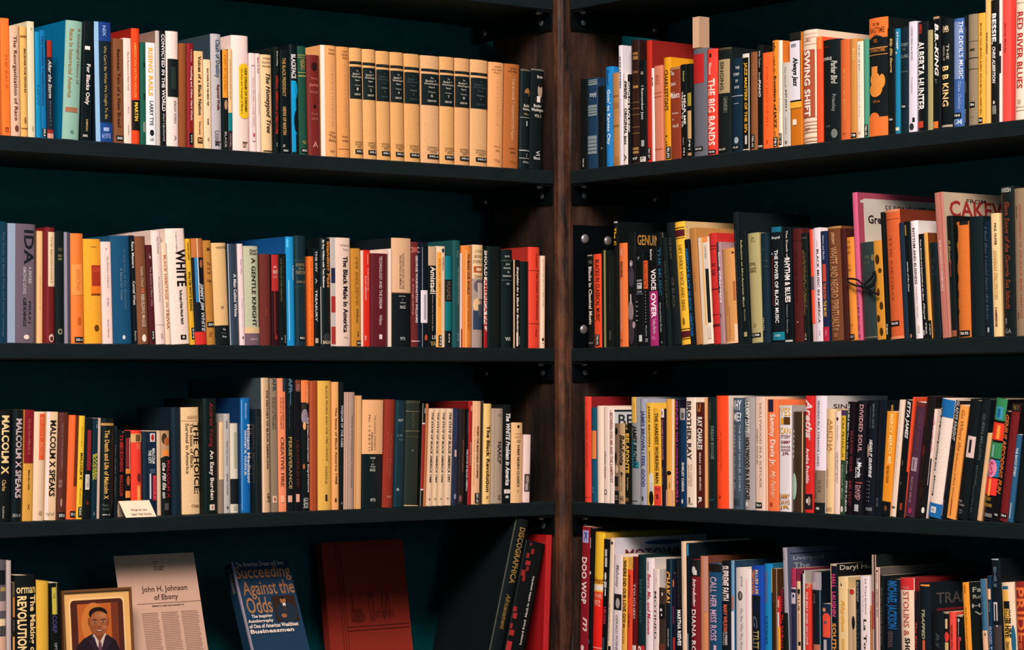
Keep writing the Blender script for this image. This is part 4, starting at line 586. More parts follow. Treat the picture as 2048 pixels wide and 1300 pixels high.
852 916 1228 68 -10|141418||black spine with reddish top photo and pink logo|r 0 8 20 90 7c3c2c ; h 3 9 30 90 a07068 AFR ; tb 46 82 25 65 4c2420 ^LEADERSHIP ; r 87 93 15 65 e0a08c
918 990 1232 70 -8|0e1618|h|orange topped black spine with white lettering ending Experience|b 0 17 ec7c44 ; tb 3 18 60 90 f0b08c African ; o 17 28 0 60 2c2828 ; o 22 34 0 80 8c7c88 ; o 32 38 15 50 e0a068 ; tb 28 86 60 92 ece0dc African-American Experience ; o 64 68 10 35 a0603c ; t 90 98 15 75 b8b8b4 GUIDE
993 1064 1228 78 -4|a84c2c|h|plain rust red spine with ribbed stripes|r 0 100 30 34 7c2c1c ; r 0 100 66 70 7c2c1c
1067 1190 1225 75 -6|e0ac50|h|golden tan spine about a Census, figure one below|t 4 62 52 66 604414 BLACK PEOPLE AND THE 1980 CENSUS ; t 66 80 45 62 8c6820 STATISTICAL ; tb 88 93 45 62 3c2810 1
1192 1248 1228 85 -2|eca868||orange tan spine dated 1988 in small black letters|tb 20 80 35 70 38240f ^The State of Black America 1988 ; r 91 94 30 60 4c3014
@L3 660 750 4.643
88 128 1240 70 6|14181a||black spine reading WISDOM OF THE AGES in white|t 18 51 25 80 d8d4d0 ^WISDOM OF THE AGES ; o 94 96 40 70 808080
130 165 1238 160 10|e0b8a4||thin pinkish cream spine, left of the mottled grey one|r 0 100 0 45 b08878
167 228 1235 160 10|a88c7c|h|mottled grey brown spine with small faded blue title|ti 20 82 35 65 4c4450 Choices and Consequences of Generations
230 292 1230 192 8|e4ac74||plain orange tan spine, slim, left of two tone book|r 0 100 0 20 c88c58
296 492 1228 232 13|101c1e|h|broad spine, peach upper half with black lower half|b 0 50 ecb07c ; t 14 47 52 62 70503c THE ATLANTA UNIVERSITY ; t 30 47 38 48 70503c PUBLICATIONS ; t 14 47 26 36 70503c No. 1 2 4 8 9 11 ; h 53 54.5 35 60 c8c8c0 THREE ; h 56 57 45 50 c8c8c0 AND ; h 59 60 40 55 c8c8c0 OF ; h 61 62.5 38 60 c8c8c0 RACE ; h 63.5 66 35 60 c8c8c0 RACES ; h 91 94 38 62 c8ccc8 973
494 592 1225 228 28|8c3024|h|brick red spine with two faint rows of lettering|t 31 72 50 68 b05c48 The African American ; t 30 68 22 36 a85444 Education and Uplift ; h 89 91 30 75 c88870 WOLFE
594 690 1220 235 28|12303a|h|dark teal spine with small broken silver marks|h 17 19 20 70 5c7074 AM ; h 18 20 25 70 a0a8a8 KEY ; h 32 34 20 70 708084 UP ; h 36 38 30 75 607074 TOP ; o 82 85 20 45 7c8c90
693 828 1222 238 18|262e28|h D=120|dark olive cloth spine with scraped horizontal rules|b 0 3 3c3c30 ; b 10 10.6 706c50 ; t 12 26 35 55 4c4c3c BLACK ; b 28.5 29.2 706c50 ; b 34 34.6 4c4c3c ; o 46 48 40 50 70706c ; b 98.5 99.5 c0a888
836 866 1215 262 26|101818||thin spine, black top then red with white rule|r 0 100 0 12 b89c80 ; b 19 20.4 e0d0cc ; b 20.4 83 9c2c28 ; b 83 84.4 e0d0cc ; r 5 10 60 90 d8d4cc
868 890 1212 268 30|b87044||thin warm brown spine just left of cream quartet|
894 948 1206 312 32|ecc8a8|g|first cream spine of four, dated 1988 in black italics|SBA 1988
950 1000 1206 312 32|eccca8|g|second cream spine of four, dated 1989 in black italics|SBA 1989
1002 1056 1204 312 32|eccca8|g|third cream spine of four, dated 1990 in black italics|SBA 1990
1058 1126 1203 312 24|ecccb0|g|fourth cream spine of four, thicker, dated 1991|SBA 1991
1130 1188 1200 308 20|242c44|h|navy violet spine with stretched blue lettering|t 2 38 25 70 3c4870 THE STATE OF BLACK ; r 43 50 30 60 c8a8a8 ; o 88 94 30 70 8088a0
@L3 840 780 4.815
364 434 1098 180 10|241c1c|h|blackish brown spine with small dull red capitals|t 32 66 50 65 a06c58 THE STATE OF BLACK AMERICA ; o 90 97 15 50 7c4c54
436 456 1095 182 16|101214||thin black spine with white spaced capitals on it|t 4 25 50 90 787878 National Urban ; tb 42 86 15 95 d8d8d8 THE STATE OF BLACK AMERICA
457 496 1085 108 14|a42020|h c=701818 D=190|red spine with pale swirl, dark red cover behind|o 4 10 40 95 e09080 ; t 40 62 40 75 e8b0a0 Derrick Newton
498 576 1080 108 8|ecb488||peach orange spine with STOPPED in small black capitals|tb 24 75 50 75 3c2414 WHEN THE MARCHING STOPPED ; t 24 82 10 30 d08860 The Trial of Whitney ; r 0 100 38 42 f0d4c0 ; sv 89 99 35 90 301.45
578 600 1075 106 20|2c2a22||thin olive black spine beside yellow Revolution one|r 0 100 60 100 987c50
602 686 1070 132 10|f0c47c|h|yellow cream spine reading Black Revolution in black|tb 22 88 35 80 302410 The Black Revolution ; t 92 95 30 75 806430 ebony
689 805 1066 178 10|a89484|h D=120|greyish taupe spine with five bold black letters|r 0 100 20 22 846c60 ; t 6 8 45 85 4c4440 L J ; tb 35 58 45 80 302c28 ^NAACP ; h 91 93 50 80 40382f UNIV ; h 94 96 50 80 40382f PRES
807 874 1068 140 12|0e1416||black spine, white slanted letters, The WHITE Problem|tbi 9 82 20 85 f0ece8 The WHITE Problem in America ; r 86 90 5 95 e8dcd8 ; t 87 89 20 60 903020 A ; o 92 95 20 70 c0c0c0
876 997 1062 315 0|ecbc88|h|light orange tan spine reading THREE NEGRO CLASSICS|o 3 7 45 65 302010 ; h 13 15 30 85 b08c60 AVON ; h 17 19 30 85 b08c60 LIBRARY ; o 21 25 40 75 b08c60 ; tb 27 80 45 65 3c2c14 ^THREE NEGRO CLASSICS ; o 83 87 48 60 b08c60
999 1060 1062 430 12|ecd0cc||short whitish spine with small dark photo, by post|r 58 84 5 95 484040 ; o 60 72 25 75 a08c84 ; r 72 82 20 60 b09c98
@R3 1120 760 4.643
220 280 1122 155 -5|e44434|h c=8c2024 D=215|tall vermilion spine with maroon cover behind, by post|t 6 8 20 50 a02c24 X ; t 23 68 45 68 a83028 MARIAN ANDERSON ; b 95 95.6 a83028
285 332 1124 255 -2|14506c|h|blue spine crossed at mid height by orange block|b 24.5 54 dc7c44 ; t 84 90 40 60 4c88a0 M
336 403 1128 240 -6|f4dcc8|h|plain ivory spine right of blue and orange one|
405 456 1128 250 -2|f0d8cc||ivory spine with thin handwriting and tiny boxed mark|ti 46 74 20 50 4c4440 Charles Hamm ; r 86 91 10 60 604c48 ; r 87 90 20 50 f0d8cc
458 502 1128 278 -4|f0dcd4|c=c8ccd0 D=110|white spine with fine red capitals, boxed letters behind|tb 3 78 20 80 a05c54 ^BETWEEN YOU ME AND THE LAMPPOST ; Sh 5 17 10 70 242a30 BET ; Sr 0 2 0 100 181c20 ; Sr 18 20 5 100 181c20
504 545 1130 405 4|7c6450||short spine patterned with black photograph blotches|o 5 14 10 80 14140f ; o 35 50 -10 60 1a1612 ; o 52 62 30 90 c8a890 ; r 66 78 0 90 201c18 ; r 84 100 0 100 14181c ; h 90 95 20 80 b0a090 ZZ
547 600 1138 405 0|c4a078||short aged tan spine with black ragged brush script|tbi 14 52 5 95 241c14 Belafonte ; tbi 60 66 10 80 241c14 sing ; t 66 84 40 60 604430 Shirley Strong ; h 90 97 20 80 382c20 HHI
601 650 1140 400 0|141610||black spine with tall yellow surname in capitals|t 0 8 20 60 c0a070 H ; tb 13 62 15 85 ecc050 ^BELAFONTE ; t 67 83 40 75 c8a890 Genia Fogelson ; h 92 97 20 70 c09050 IH
652 736 1142 158 -2|8c8c90|h|silver grey spine, yellow top, black on teal lettering|r 0 24 12 70 ecb850 ; t 5 22 40 55 b88c30 JAMES BROWN ; r 60 66 20 90 1c7c8c ; r 40 66 20 50 1c7c8c ; tbi 26 66 12 75 141c1c JAMES BROWN ; r 96 97 10 80 6c5860
738 800 1146 175 -4|a0a0b4|h|silvery lavender spine with dark blue capitals FEEL GOOD|tb 11 83 15 80 283868 JAMES BROWN I FEEL GOOD ; r 92 96 35 60 382c28
804 868 1152 212 -18|f0bc48||yellow spine with black capitals and torn photo foot|tb 3 43 30 62 3c2c10 JAMES BROWN ; r 47 74 45 55 503c18 ; o 68 82 40 110 d8d4cc ; r 78 88 40 100 c8c4c0 ; o 86 104 40 110 141618
872 940 1154 262 -10|f0b43c||yellow spine with HARDEST WORKING MAN, red foot|tb 5 77 25 72 3c2c10 THE HARDEST WORKING MAN ; r 80 100 0 100 e8443c ; h 82 85 20 80 702018 THE ; o 88 94 35 65 701c18
942 980 1156 268 -12|241828||thin dark purple spine with white top and red letters|r 0 9 10 90 e8d4d0 ; o 2 7 35 60 903030 ; tb 11 53 15 70 b0707c THE JAMES BROWN READER ; t 60 78 20 60 807c88 Nelson George
982 1056 1160 178 10|f4b048|c=3c4444 D=70|yellow orange spine with black circle and dark foot|r 0 100 78 100 f0d4c0 ; o 67 71 10 70 141414 ; r 70 96 0 14 141414 ; r 74 82 22 55 ecb060 ; r 85 100 0 100 d8a080 ; r 72 100 30 75 f0b060 ; t 78 84 40 60 604020 say
1062 1110 1162 180 -14|161424|h|black violet spine with magenta capitals running down|tb 1 28 30 75 b03c84 GIVEN ; tb 30 62 30 75 a03478 THE LOVING ; tb 64 98 30 75 a8347c MARVELL
1113 1168 1164 262 -2|123458||navy spine with smoky photo top and white name|r 0 12 0 90 b0a49c ; o 4 11 20 80 5c5c60 ; tb 55 85 35 75 e4dcdc SHIRLEY CAESAR ; o 92 97 30 60 d0d0d0
@R3 1350 770 4.815
108 201 1168 120 -4|f4dcc8||white spine reading BROTHER above a black name|tb 3.5 57 8 58 2c2428 BROTHER RAY ; t 61 81 45 65 c8a488 RAY CHARLES ; t 61 81 20 40 c8a488 and DAVID RITZ ; r 91 96 25 45 5c5450 ; h 96 98 15 70 40383a Da Capo
203 284 1172 168 -6|4c1c16||brown black spine with orange numerals and white capitals|h 1 6 20 60 e09050 11 ; h 6 9 20 60 e09050 00 ; tb 14 45 18 80 f0e4e0 RAY CHARLES ; tb 48 84 42 65 d8c8c0 MAN AND MUSIC ; tb 90 96 30 70 f0e8e4 R
285 303 1175 125 -4|e8a870||very thin orange tan spine beside the brown black one|
306 386 1180 118 -6|12201f|h|black spine reading BOOGIE in dim grey capitals|t 5 20 40 60 4c5854 Guralnick ; tb 26 56 55 85 606c68 DREAM BOOGIE ; t 50 75 20 45 3c4c4c The Triumph ; r 92 93 40 80 1c5868
389 500 1182 104 -8|fc4c24|h c=ecd8cc D=230|plain bright vermilion spine with white cover behind|t 32 66 46 60 d83818 AN ORDINARY WOMAN ; t 36 58 20 30 d83818 IS BORN ; o 88 91 30 50 b03014
545 640 1190 125 0|445464|h|slate blue spine asking WHY ME? in white capitals|h 2 11 5 90 e8e4e8 WHY ; h 13 21 20 90 e0dce0 ME? ; t 24 84 68 85 a8b4c0 THE SAMMY DAVIS JR. STORY ; t 24 84 20 38 b0b8c4 SAMMY DAVIS JR. ; h 90 97 15 80 283440 FARRAR
658 760 1195 116 -4|a89c9c|h|glossy silver spine with heavy uneven hand lettering|r 4 30 8 50 3c3c40 ; tbi 4 32 10 62 e8e4e4 SAMMY DAVIS ; tb 36 91 14 62 1c1a1c HOLLYWOOD IN A SUITCASE ; r 93 97 20 45 f0e8e4
772 868 1192 112 -2|ecc8b8||pale pink spine with hair thin SUITCASE lettering|t 6 80 45 68 8c746c HOLLYWOOD IN A SUITCASE ; t 28 60 12 30 8c746c SAMMY DAVIS JR. ; s 93 98 0 70 788.9
870 890 1195 112 0|ecb898||thin peach spine at the side of pale pink one|
893 993 1205 140 -14|f47848||salmon orange spine with white slab letters and script|r 0 11 10 62 24243c ; tb 13 60 15 78 f8e8dc ^Sammy Davis Jr. ; ti 64 88 20 80 f8c0a0 My Father ; o 92 96 20 50 b04028
999 1113 1182 196 2|e8dce0|c=b0a4a0 D=150|white spine shouting YES I CAN in yellow and black|r 0 3 0 100 d8c8bc ; h 3 10 8 100 e0a830 YES ; h 12 18 15 40 e0a830 I ; r 11 18 42 95 5c3814 ; h 21 27 10 98 e0a830 CAN ; h 28 31 18 98 7c2430 STORY ; h 33 36 18 98 7c2430 SAMMY ; h 38 40 18 98 7c2430 DAVIS ; h 41 43 18 98 7c2430 AND ; h 44 47 30 90 7c2430 JR ; h 83 88 8 95 b87c1c SAMMY ; h 89 93 8 95 b87c1c DAVIS ; h 94 98 8 95 b87c1c JR
1116 1228 1218 260 6|3c2c20|h|dark brown spine with mint half disc near its foot|o 18 21 10 22 e8e0d0 ; o 23 26 10 22 e8e0d0 ; o 28 31 10 22 e8e0d0 ; o 33 36 10 22 e8e0d0 ; o 38 41 10 22 e8e0d0 ; o 43 46 10 22 e8e0d0 ; r 0 100 88 94 d8ac80 ; o 61 88 -50 52 acccb4
@R3 1580 770 4.483
130 200 1140 98 6|d82c2c||red spine with looping white script above a name|tbi 3 36 5 90 f0d4d0 Aretha ; t 30 38 50 75 f0d4d0 Franklin ; tb 45 75 15 60 f8e8e4 ^Aretha Franklin ; r 84 97 0 100 241c1c ; o 86 94 40 80 a08878 ; o 88 92 20 50 e0d4cc
203 304 1150 98 10|e8d8e4|h c=d0c8c8 D=170|white over taupe spine with widely spaced black capitals|t 4 60 35 55 504c54 SINGING IN A STRANGE LAND ; r 63.5 91 0 100 8c7460 ; t 72 83 45 70 3c3028 NICK ; t 66 88 10 30 5c4838 SALVATORE ; r 91 100 0 100 141c1c ; r 95 97 30 60 c0c0c0 ; Sh 7 11 12 80 382c30 SINGING I
306 388 1152 215 14|ecc490|h c=d0b088 D=60|pale tan spine with first name outlined in orange|t 10 41 42 78 b87038 ARETHA ; t 10 39 15 34 704828 FRANKLIN ; t 57 75 20 40 c89c68 MARK BEGO ; h 94 98 15 80 a08058 DACAPO
390 440 1154 235 8|f0d0c4||pale pink spine with two fine rows of capitals|r 6 9 35 70 3c2c30 ; t 14 28 50 70 a8948c Natalie ; t 40 70 55 75 a08880 LOVE BROUGHT ME BACK ; t 40 68 30 45 a08880 THE INNER CIRCLE
444 498 1150 228 14|2c4430||purple, yellow and green banded spine, black capitals|b 0 5 4c2c60 ; b 5 48 d8ac30 ; tb 7 45 30 75 3c2c10 KIRK FRANKLIN ; ti 52 86 25 70 90a890 Church Boy ; o 92 98 25 75 d8d0cc
482 508 1152 150 32|101418||slanting black spine with broken white capitals, beside green|t 2 26 15 90 e0dcd8 TROUBLE MAN ; t 27 64 15 80 d8d4d0 The Life and Death ; t 70 98 15 90 e0dcd8 STEVE TURNER
510 548 1150 150 32|181018||thin slanting dark spine with fuzzy dark red capitals|tb 26 62 25 85 702c34 MARVIN GAYE ; tb 70 92 15 85 6c2830 MUSIC
550 632 1160 145 45|14141c|h D=100|black slanting spine reading DIVIDED SOUL in pinkish red|tb 3 45 40 80 c09094 ^DIVIDED SOUL ; t 50 56 30 70 a0a0a8 The Life of ; tb 54 67 45 85 e8e8ec Marvin ; tb 58 68 18 40 e8e8ec GAYE ; r 71 72.5 30 95 903840 ; tb 74 87 50 85 b08088 DAVID ; tb 74 86 28 48 b08088 RITZ ; r 91 97 30 75 b0b0b4
664 744 1166 140 32|101620|h c=101620 D=90|black slanting spine with white brush words, grey foot|t 3 24 60 78 5c6c74 MARVIN GAYE ; t 5 24 30 45 4c5c64 WHAT'S GOING ON ; o 38 50 -10 35 c89c90 ; tbi 34 67 35 70 e8e4e4 HEARD IT GRAPEVINE ; t 70 88 45 55 a0a0a8 . . . . . . ; t 70 88 15 25 a0a0a8 . . . . . . ; r 93 96 10 85 6c7070
748 812 1160 145 45|0e1620|h c=0c141c D=140|black slanting spine with dim marks, left of Mercy orange|t 84 92 35 60 606870 G ; Sh 3 9 10 95 b88c30 I HEAR
814 900 1165 240 52|f09428||orange slanting spine reading MERCY MERCY ME|tb 2 50 42 82 f8d088 MERCY MERCY ME ; t 52 68 35 65 a05c14 MICHAEL DYSON ; r 86 100 0 100 101418 ; o 90 95 35 65 7c4828
896 944 1175 135 82|ecd0bc||cream slanting spine, plain, between orange and black|ti 12 70 40 60 c8ac98 At Last The Story ; r 91 93 20 80 605850
946 1004 1170 135 92|101416||black slanting spine with large slanted white letters at top|tbi 1 33 20 85 e0dcd8 ETTA JAMES ; r 52 56 30 50 504c50 ; r 70 73 30 50 504c50 ; r 88 94 60 90 8c4030
1006 1027 1165 110 92|e8502c||slim vermilion slanting spine left of purple one|r 62 100 0 100 141416
@R3 1790 770 4.333
82 158 1135 150 105|4c2c40||dull purple slanting spine with faint rust capitals|r 0 4 0 100 6c2c28 ; t 9 42 45 75 6c3c48 HEAT WAVE ; r 48 60 20 85 a08c98 ; r 50 58 40 50 4c2c40 ; t 65 88 35 60 a07078 MARTHA REEVES ; o 92 97 40 80 a02c58
165 245 1140 100 102|1c1416|h|black slanting spine with dim dark red figure|r 0 25 0 25 5c2420 ; o 40 50 10 50 601c1c ; o 68 85 20 70 2c1814 ; o 91 96 75 100 d8d4cc
248 272 1145 210 92|f0d4c8||thin white slanting spine with pink handwriting|tbi 5 40 15 80 d08088 Areth ; r 45 70 40 100 382c34 ; r 70 100 0 100 14181c
274 392 1162 125 125|f0d8cc|h|thick white slanting spine with glossy blue ends|r 0 15 0 100 1c68a8 ; r 88 100 0 100 1c68a8 ; r 7 61 2 20 141414 ; tb 8 60 5 18 f0e8e0 Let the Good Times Roll ; r 65 82 14 28 141414 ; tb 67 80 16 26 f0e8e0 LARKIN ; r 91 96 25 65 f0e4dc ; h 92 95 30 60 2c4c74 ABC
396 436 1128 135 135|14181c||black slanting spine with worn white capitals near top|tbi 0 34 30 95 b0aca8 GLADYS KNIGHT ; ti 38 78 30 65 4c3c44 Between Each Line of Pain and Glory ; r 84 98 10 40 7c7090
442 518 1170 180 128|f09c4c||orange slanting spine lettered in thin brown script|ti 4 40 35 75 a85c20 Go Where the ; t 42 84 35 55 a85c20 Reflections of Black Women ; r 83 97 40 50 802c14
522 618 1150 130 112|101618|h|black slanting spine with a whitish picture square|r 30 48 30 95 d8bcb4 ; r 33 44 50 70 241c24 ; h 84 86 10 50 a09c98 HA ; h 87 89 20 70 a09c98 Gordon ; t 92 96 30 60 4c5458 B
622 702 1165 120 115|121a1c|h|black slanting spine with uneven grey capitals|t 12 50 45 75 505c5c QUEEN MILLION ; t 55 72 40 60 485454 BROTHER ; t 72 95 25 50 3c4848 KNOPFLER
706 742 1180 420 98|e0b080||slim tan slanting spine, short, plain|
748 846 1165 115 120|141014|h|slanting spine in blocks of green, blue and red|b 0 18 348454 ; r 7 17 20 80 3c90b0 ; r 8.5 15.5 35 60 1c5c84 ; b 20 34 ec3c28 ; r 22 33 50 75 f09840 ; b 36 49 348050 ; r 38 48 25 45 80b0a8 ; b 50 64 2070a0 ; o 50 65 0 85 e080a0 ; h 52 63 20 60 b83c60 S ; b 65 79 e83830 ; r 66 80 35 55 f0a048 ; h 81 84 20 70 c08c30 TONY ; h 86 89 20 80 c08c30 BROWN ; r 94 97 30 90 706c68
850 892 1170 230 118|121214||black slanting spine with wild orange handwriting|tbi 3 75 10 90 c86830 GENIUS RECODING FUN ; s 92 96 5 95 784
894 966 1185 168 128|701c20|h c=101416 D=90|dark maroon slanting spine below yellowish capitals|r 0 6 0 100 101416 ; h 1 5 20 90 806c38 THE F ; s 93 97 20 95 784
969 1012 1195 430 76|2c5c80||slim blue grey slanting spine with white capitals|tb 15 48 25 75 d0d4d8 THE SAVOY STORY ; r 78 96 40 60 b8b8b0
1016 1120 1190 250 82|0e1618|h|plain black slanting spine at the right end|
@L4 0 1070 5.652 Y
-40 76 1300 285 4|5c5458|h|thick spine cut by picture edge, patterned dark and beige|r 750 860 10 100 b09490 ; r 400 560 20 90 14181c ; r 590 640 40 95 a88c50 ; r 950 1030 30 95 e8c8a0 ; h 1040 1140 40 100 403840 BY ; r 1150 1400 0 100 d8a890
78 130 1300 290 -5|bcaaa8||pale pinkish grey spine, tall, second at left edge|
134 180 1300 535 -4|241c18||dark spine with orange strips and pale top|r 535 690 20 80 5c5040 ; r 700 930 25 80 b8763c ; t 960 1090 40 60 a08c70 ABCD ; r 1150 1350 20 70 d09850
188 426 1300 455 0|101416|h|thick black spine reading REVOLUTION in chunky cream yellow|h 590 660 5 95 f0d090 orman ; tb 690 1330 8 50 f0d094 REVOLUTION ; tb 680 1370 58 96 f0cc90 The Making of
429 570 1300 525 2|e0ac3c|h|golden yellow spine next to thick black REVOLUTION one|
572 690 1300 545 -30|101410||black spine with yellow strip and purple marks|r 595 900 18 58 c8b440 ; t 660 720 30 48 504810 THE ; tb 910 1110 15 60 44406c CORP ; t 1220 1300 30 55 a8a8a8 OPT ; r 545 900 60 66 a09c80
@R4 1130 1030 4.815 Y
137 216 1300 112 28|8c1c28||tall dark red spine reading DOO WOP in white|r 148 268 15 85 a8a0d4 ; tb 165 260 35 70 243c7c K ; tb 408 858 10 75 f0d4d4 DOO WOP ; ti 985 1120 40 90 e8c4c4 m ; o 1255 1310 20 60 e8c4c4
218 250 1300 125 20|101214|D=230|thin black spine with white dots, beside DOO WOP|r 220 320 10 40 b8b0ac ; o 540 575 0 60 e0d8d8 ; r 1200 1240 0 60 3c4c6c
253 346 1300 168 24|f0bc30|h c=c8982c D=255|tall spine, yellow above and scarlet below|hi 600 660 8 98 8c1c14 Heat ; r 672 725 5 100 f0d8cc ; b 725 745 ecb430 ; r 742 2600 0 100 ec241c ; r 740 815 15 100 e04c34 ; h 762 795 20 90 f0a890 THE ; t 820 880 20 80 f0b098 BEAT ; b 1278 1284 f0d0c4
350 398 1300 232 22|101416||black spine with white chain pattern and pink letters|r 330 400 35 75 c8c4c0 ; r 410 500 40 80 c8c4c0 ; o 550 630 35 75 d8d4cc ; r 640 700 30 80 c8c4c0 ; r 710 780 50 70 e0dcd8 ; tb 885 1050 30 80 c03848 NELSON ; r 1180 1300 25 60 2c5464
402 438 1300 225 30|ecd0b8|c=d4ccd8 D=262|cream spine whose white cover behind shows a pill logo|o 255 285 30 90 302c30 ; t 860 1210 30 65 605048 by Dave Benjaminson ; r 1262 1600 40 100 141414 ; So 2.5 6.5 32 75 2c64a0 ; Sh 3.5 5.5 35 72 123c70 THE STORY OF ; Sh 9 17 12 75 701c24 MOTOWN
460 536 1300 383 14|f0dce0||white spine with thin script and square photograph|ti 480 700 15 65 706870 Mahoney ; r 762 915 0 100 241f20 ; o 800 900 30 80 b0a4a8 ; t 965 1340 35 65 8c8488 ^GERALD POSNER
540 588 1300 405 14|f0b450|c=e0a848 D=60|golden yellow spine asking WHERE in black capitals|tb 435 1035 15 85 3c2408 WHERE DID OUR LOVE GO? ; r 1045 1085 30 70 7c4c18 ; t 1095 1240 20 70 c08838 NELSON
592 640 1300 525 10|e84c30||red orange spine with small dark red capitals|t 580 790 25 60 701c14 MOTOWN DAYS ; t 950 1080 25 60 701c14 GEORGE
643 682 1300 402 8|601418||dark maroon spine with partly hidden white capitals|t 660 1000 20 75 e0c0c0 TOUCHED ; b 1255 1400 d8c8c0
685 756 1300 385 8|10282c|h|dark teal spine with dim letters, red at foot|t 620 1045 35 70 34544e BERRY GORDY ; b 1258 1500 b02c34 ; tb 1262 1420 20 70 f0e0dc OF
762 842 1300 418 5|f0dce0|h c=d0c4c0 D=120|white spine with crimson slanting script, Me, and|r 450 540 40 50 706468 ; tbi 565 1150 25 75 c02848 ^Berry, Me, and Motown
844 900 1300 520 0|f0d8d4|c=c8bcb8|whitish spine with spaced thin black serif capitals|t 735 1195 25 65 44383c ^MOTINED ; t 560 680 50 70 d0b8b0 A
903 962 1300 700 2|3c3028||short brown grey spine with a black figure drawing|o 745 780 50 68 f0e8e0 ; r 860 1000 0 100 181616 ; o 900 930 20 60 e8e0e0 ; o 950 975 40 60 e8e0e0 ; r 1240 1500 0 100 6c3828
965 1032 1300 428 5|10222c|h|black spine with orange name and exclamation mark|r 430 2600 82 88 2c6088 ; tb 545 848 8 75 f0a850 CHAKA! ; t 1095 1270 40 58 d8d0d0 CHAKA KHAN
1034 1062 1300 560 -4|181828||thin dark spine with red and violet streaks|o 620 700 20 80 c86840 ; r 880 1050 10 70 702848 ; r 1180 1300 20 90 b82c2c
1064 1124 1300 430 -18|14141a|h|black spine lettered white at mid height, dim script above|ti 440 890 35 70 3c3840 Dancing in the Street ; tb 915 1260 30 85 f0e8e8 MARTHA REEVES
1126 1172 1300 256 -20|ecc8a8||tall plain beige spine, darker specks, right of black|t 600 760 45 60 c09c80 MOTOWN MOMENTS
@R4 1350 1050 5.2 Y
118 148 1300 190 -8|0c1820|h c=0c1820 D=240|tall black spine with bright blue glow at top|r 200 320 40 95 2c84b0 ; r 1130 1500 40 70 b0b8c0
151 250 1300 360 0|7c1c24|h|dark red spine with white script and capitals, black top|r 360 535 0 100 1c1c20 ; o 430 510 20 65 d8d0cc ; r 470 520 40 75 d8d0cc ; tbi 560 850 25 70 f0e0e0 Introducing ; tb 880 1420 20 68 f0dcdc ^DIANA ROSS
256 332 1300 325 -6|cc845c|h c=6c3c2c D=210|salmon brown plain spine with brown cover behind|r 325 900 60 100 bc8478
334 470 1300 405 -2|1c4c70|h|blue spine, black top, with big pinkish capitals|r 405 488 0 100 1c1818 ; tb 540 1205 22 72 d0a8c4 ^CALL HER MISS ROSS ; h 1250 1320 30 70 d0a8c4 J
473 575 1300 378 -4|10181e|h|black spine with tall white capitals above red name|tb 425 788 15 82 ecd8d4 SUPREME FAITH ; tb 828 1108 28 70 e06850 MARY WILSON ; t 1112 1250 48 70 d8ccc8 SUPREMES ; t 1112 1250 22 40 d8ccc8 WITH
584 614 1300 370 -6|6c9cc0|c=203c54 D=160|narrow sky blue spine turning white at foot|r 740 880 30 100 b86c5c ; r 900 2600 0 100 e8d8e0
617 780 1300 450 -4|ecdcd8|h|broad white spine with a dark oval portrait|t 535 640 40 55 807874 JOYCE ; r 560 2600 74 82 e8b4c0 ; o 690 785 22 55 3c3438 ; o 705 770 32 50 8c8080 ; t 860 1350 40 58 c0b4b4 The Man Who Was Motown
785 912 1300 430 -6|1848a8|h|bright royal blue spine lettered orange, black lower half|tb 468 722 45 66 d8b890 BLUES LEE ; tb 470 722 5 38 f0903c TEMPTATION ; r 735 2600 0 80 12181e ; o 760 940 10 75 101c30 ; ti 950 1080 20 60 5c6c88 G ; t 1100 1290 20 70 b0a060 TTLTT
920 1004 1300 405 -4|1c84bc|h c=1c6080 D=90|turquoise blue spine with dusky mauve capitals|tb 480 810 5 55 6c5c94 TEMPTATION ; t 950 1240 20 60 0c5080 DENNIS
1006 1066 1300 455 0|4c2c18||dark brown spine with thin yellow edge at top|r 455 705 0 18 f0c868 ; r 455 2600 92 100 b09880 ; r 800 1290 10 60 302010
1068 1098 1300 745 -4|d82c2c||thin red and white spine running orange below|r 780 860 20 70 f0b0a8 ; r 910 1060 10 70 f0e0d8 ; r 1060 2600 0 100 f0a838
1100 1134 1300 655 -4|1c1414||thin black spine with blurred red capitals|tb 658 895 10 90 a82434 WOMAN ; tb 930 1130 10 90 b0282c The 5th ; tb 1140 1290 10 90 b0282c Beat
@R4 1540 1060 5.417 Y
154 198 1300 193 -50|a49ca8|c=505870 D=235|tall silver spine with grey framed cover behind|t 240 330 25 50 3c2c30 US ; r 900 2600 0 100 141f1c ; Sh 6 10 7 42 9ca4b8 Liverpool ; Sh 11 15 7 26 a0a0a8 The ; Sr 4 4.6 4 95 14181f
230 284 1300 415 -4|282c48|c=8c3048|navy spine beneath a raspberry panel with white scraps|r 415 615 0 100 b03454 ; r 622 640 0 100 e0b0b8 ; r 680 800 0 90 c8bcc8 ; r 700 730 30 70 282c48
286 332 1300 560 -3|e8bc98||beige spine with black squares like piano keys|r 640 690 30 90 201c1c ; t 690 880 40 85 4c3428 CLUB ; r 900 1200 50 80 b89078 ; r 1210 1250 50 100 141414
334 352 1300 480 -6|161214|D=60|very thin black spine between beige and grey white|
354 375 1300 440 -2|d0c8c8|c=b0a89c D=95|thin greyish white spine with cream cover behind|b 440 470 141414
377 438 1300 585 -5|dc3c30||red spine with small white slanting capitals|ti 600 640 30 60 f0c8c0 NEL ; tbi 670 1250 25 60 f0c8c0 THE BEAT GOES ON LOVE ; r 585 625 60 100 c88060
442 548 1300 455 -6|141a20|h c=101820|glossy black spine, lilac grey photo at top|r 455 650 0 100 a8949c ; o 560 640 0 60 c4acb0 ; r 455 2600 88 93 5c8ca4 ; t 690 800 30 50 706c60 JOE ; r 1240 1500 30 90 b86850
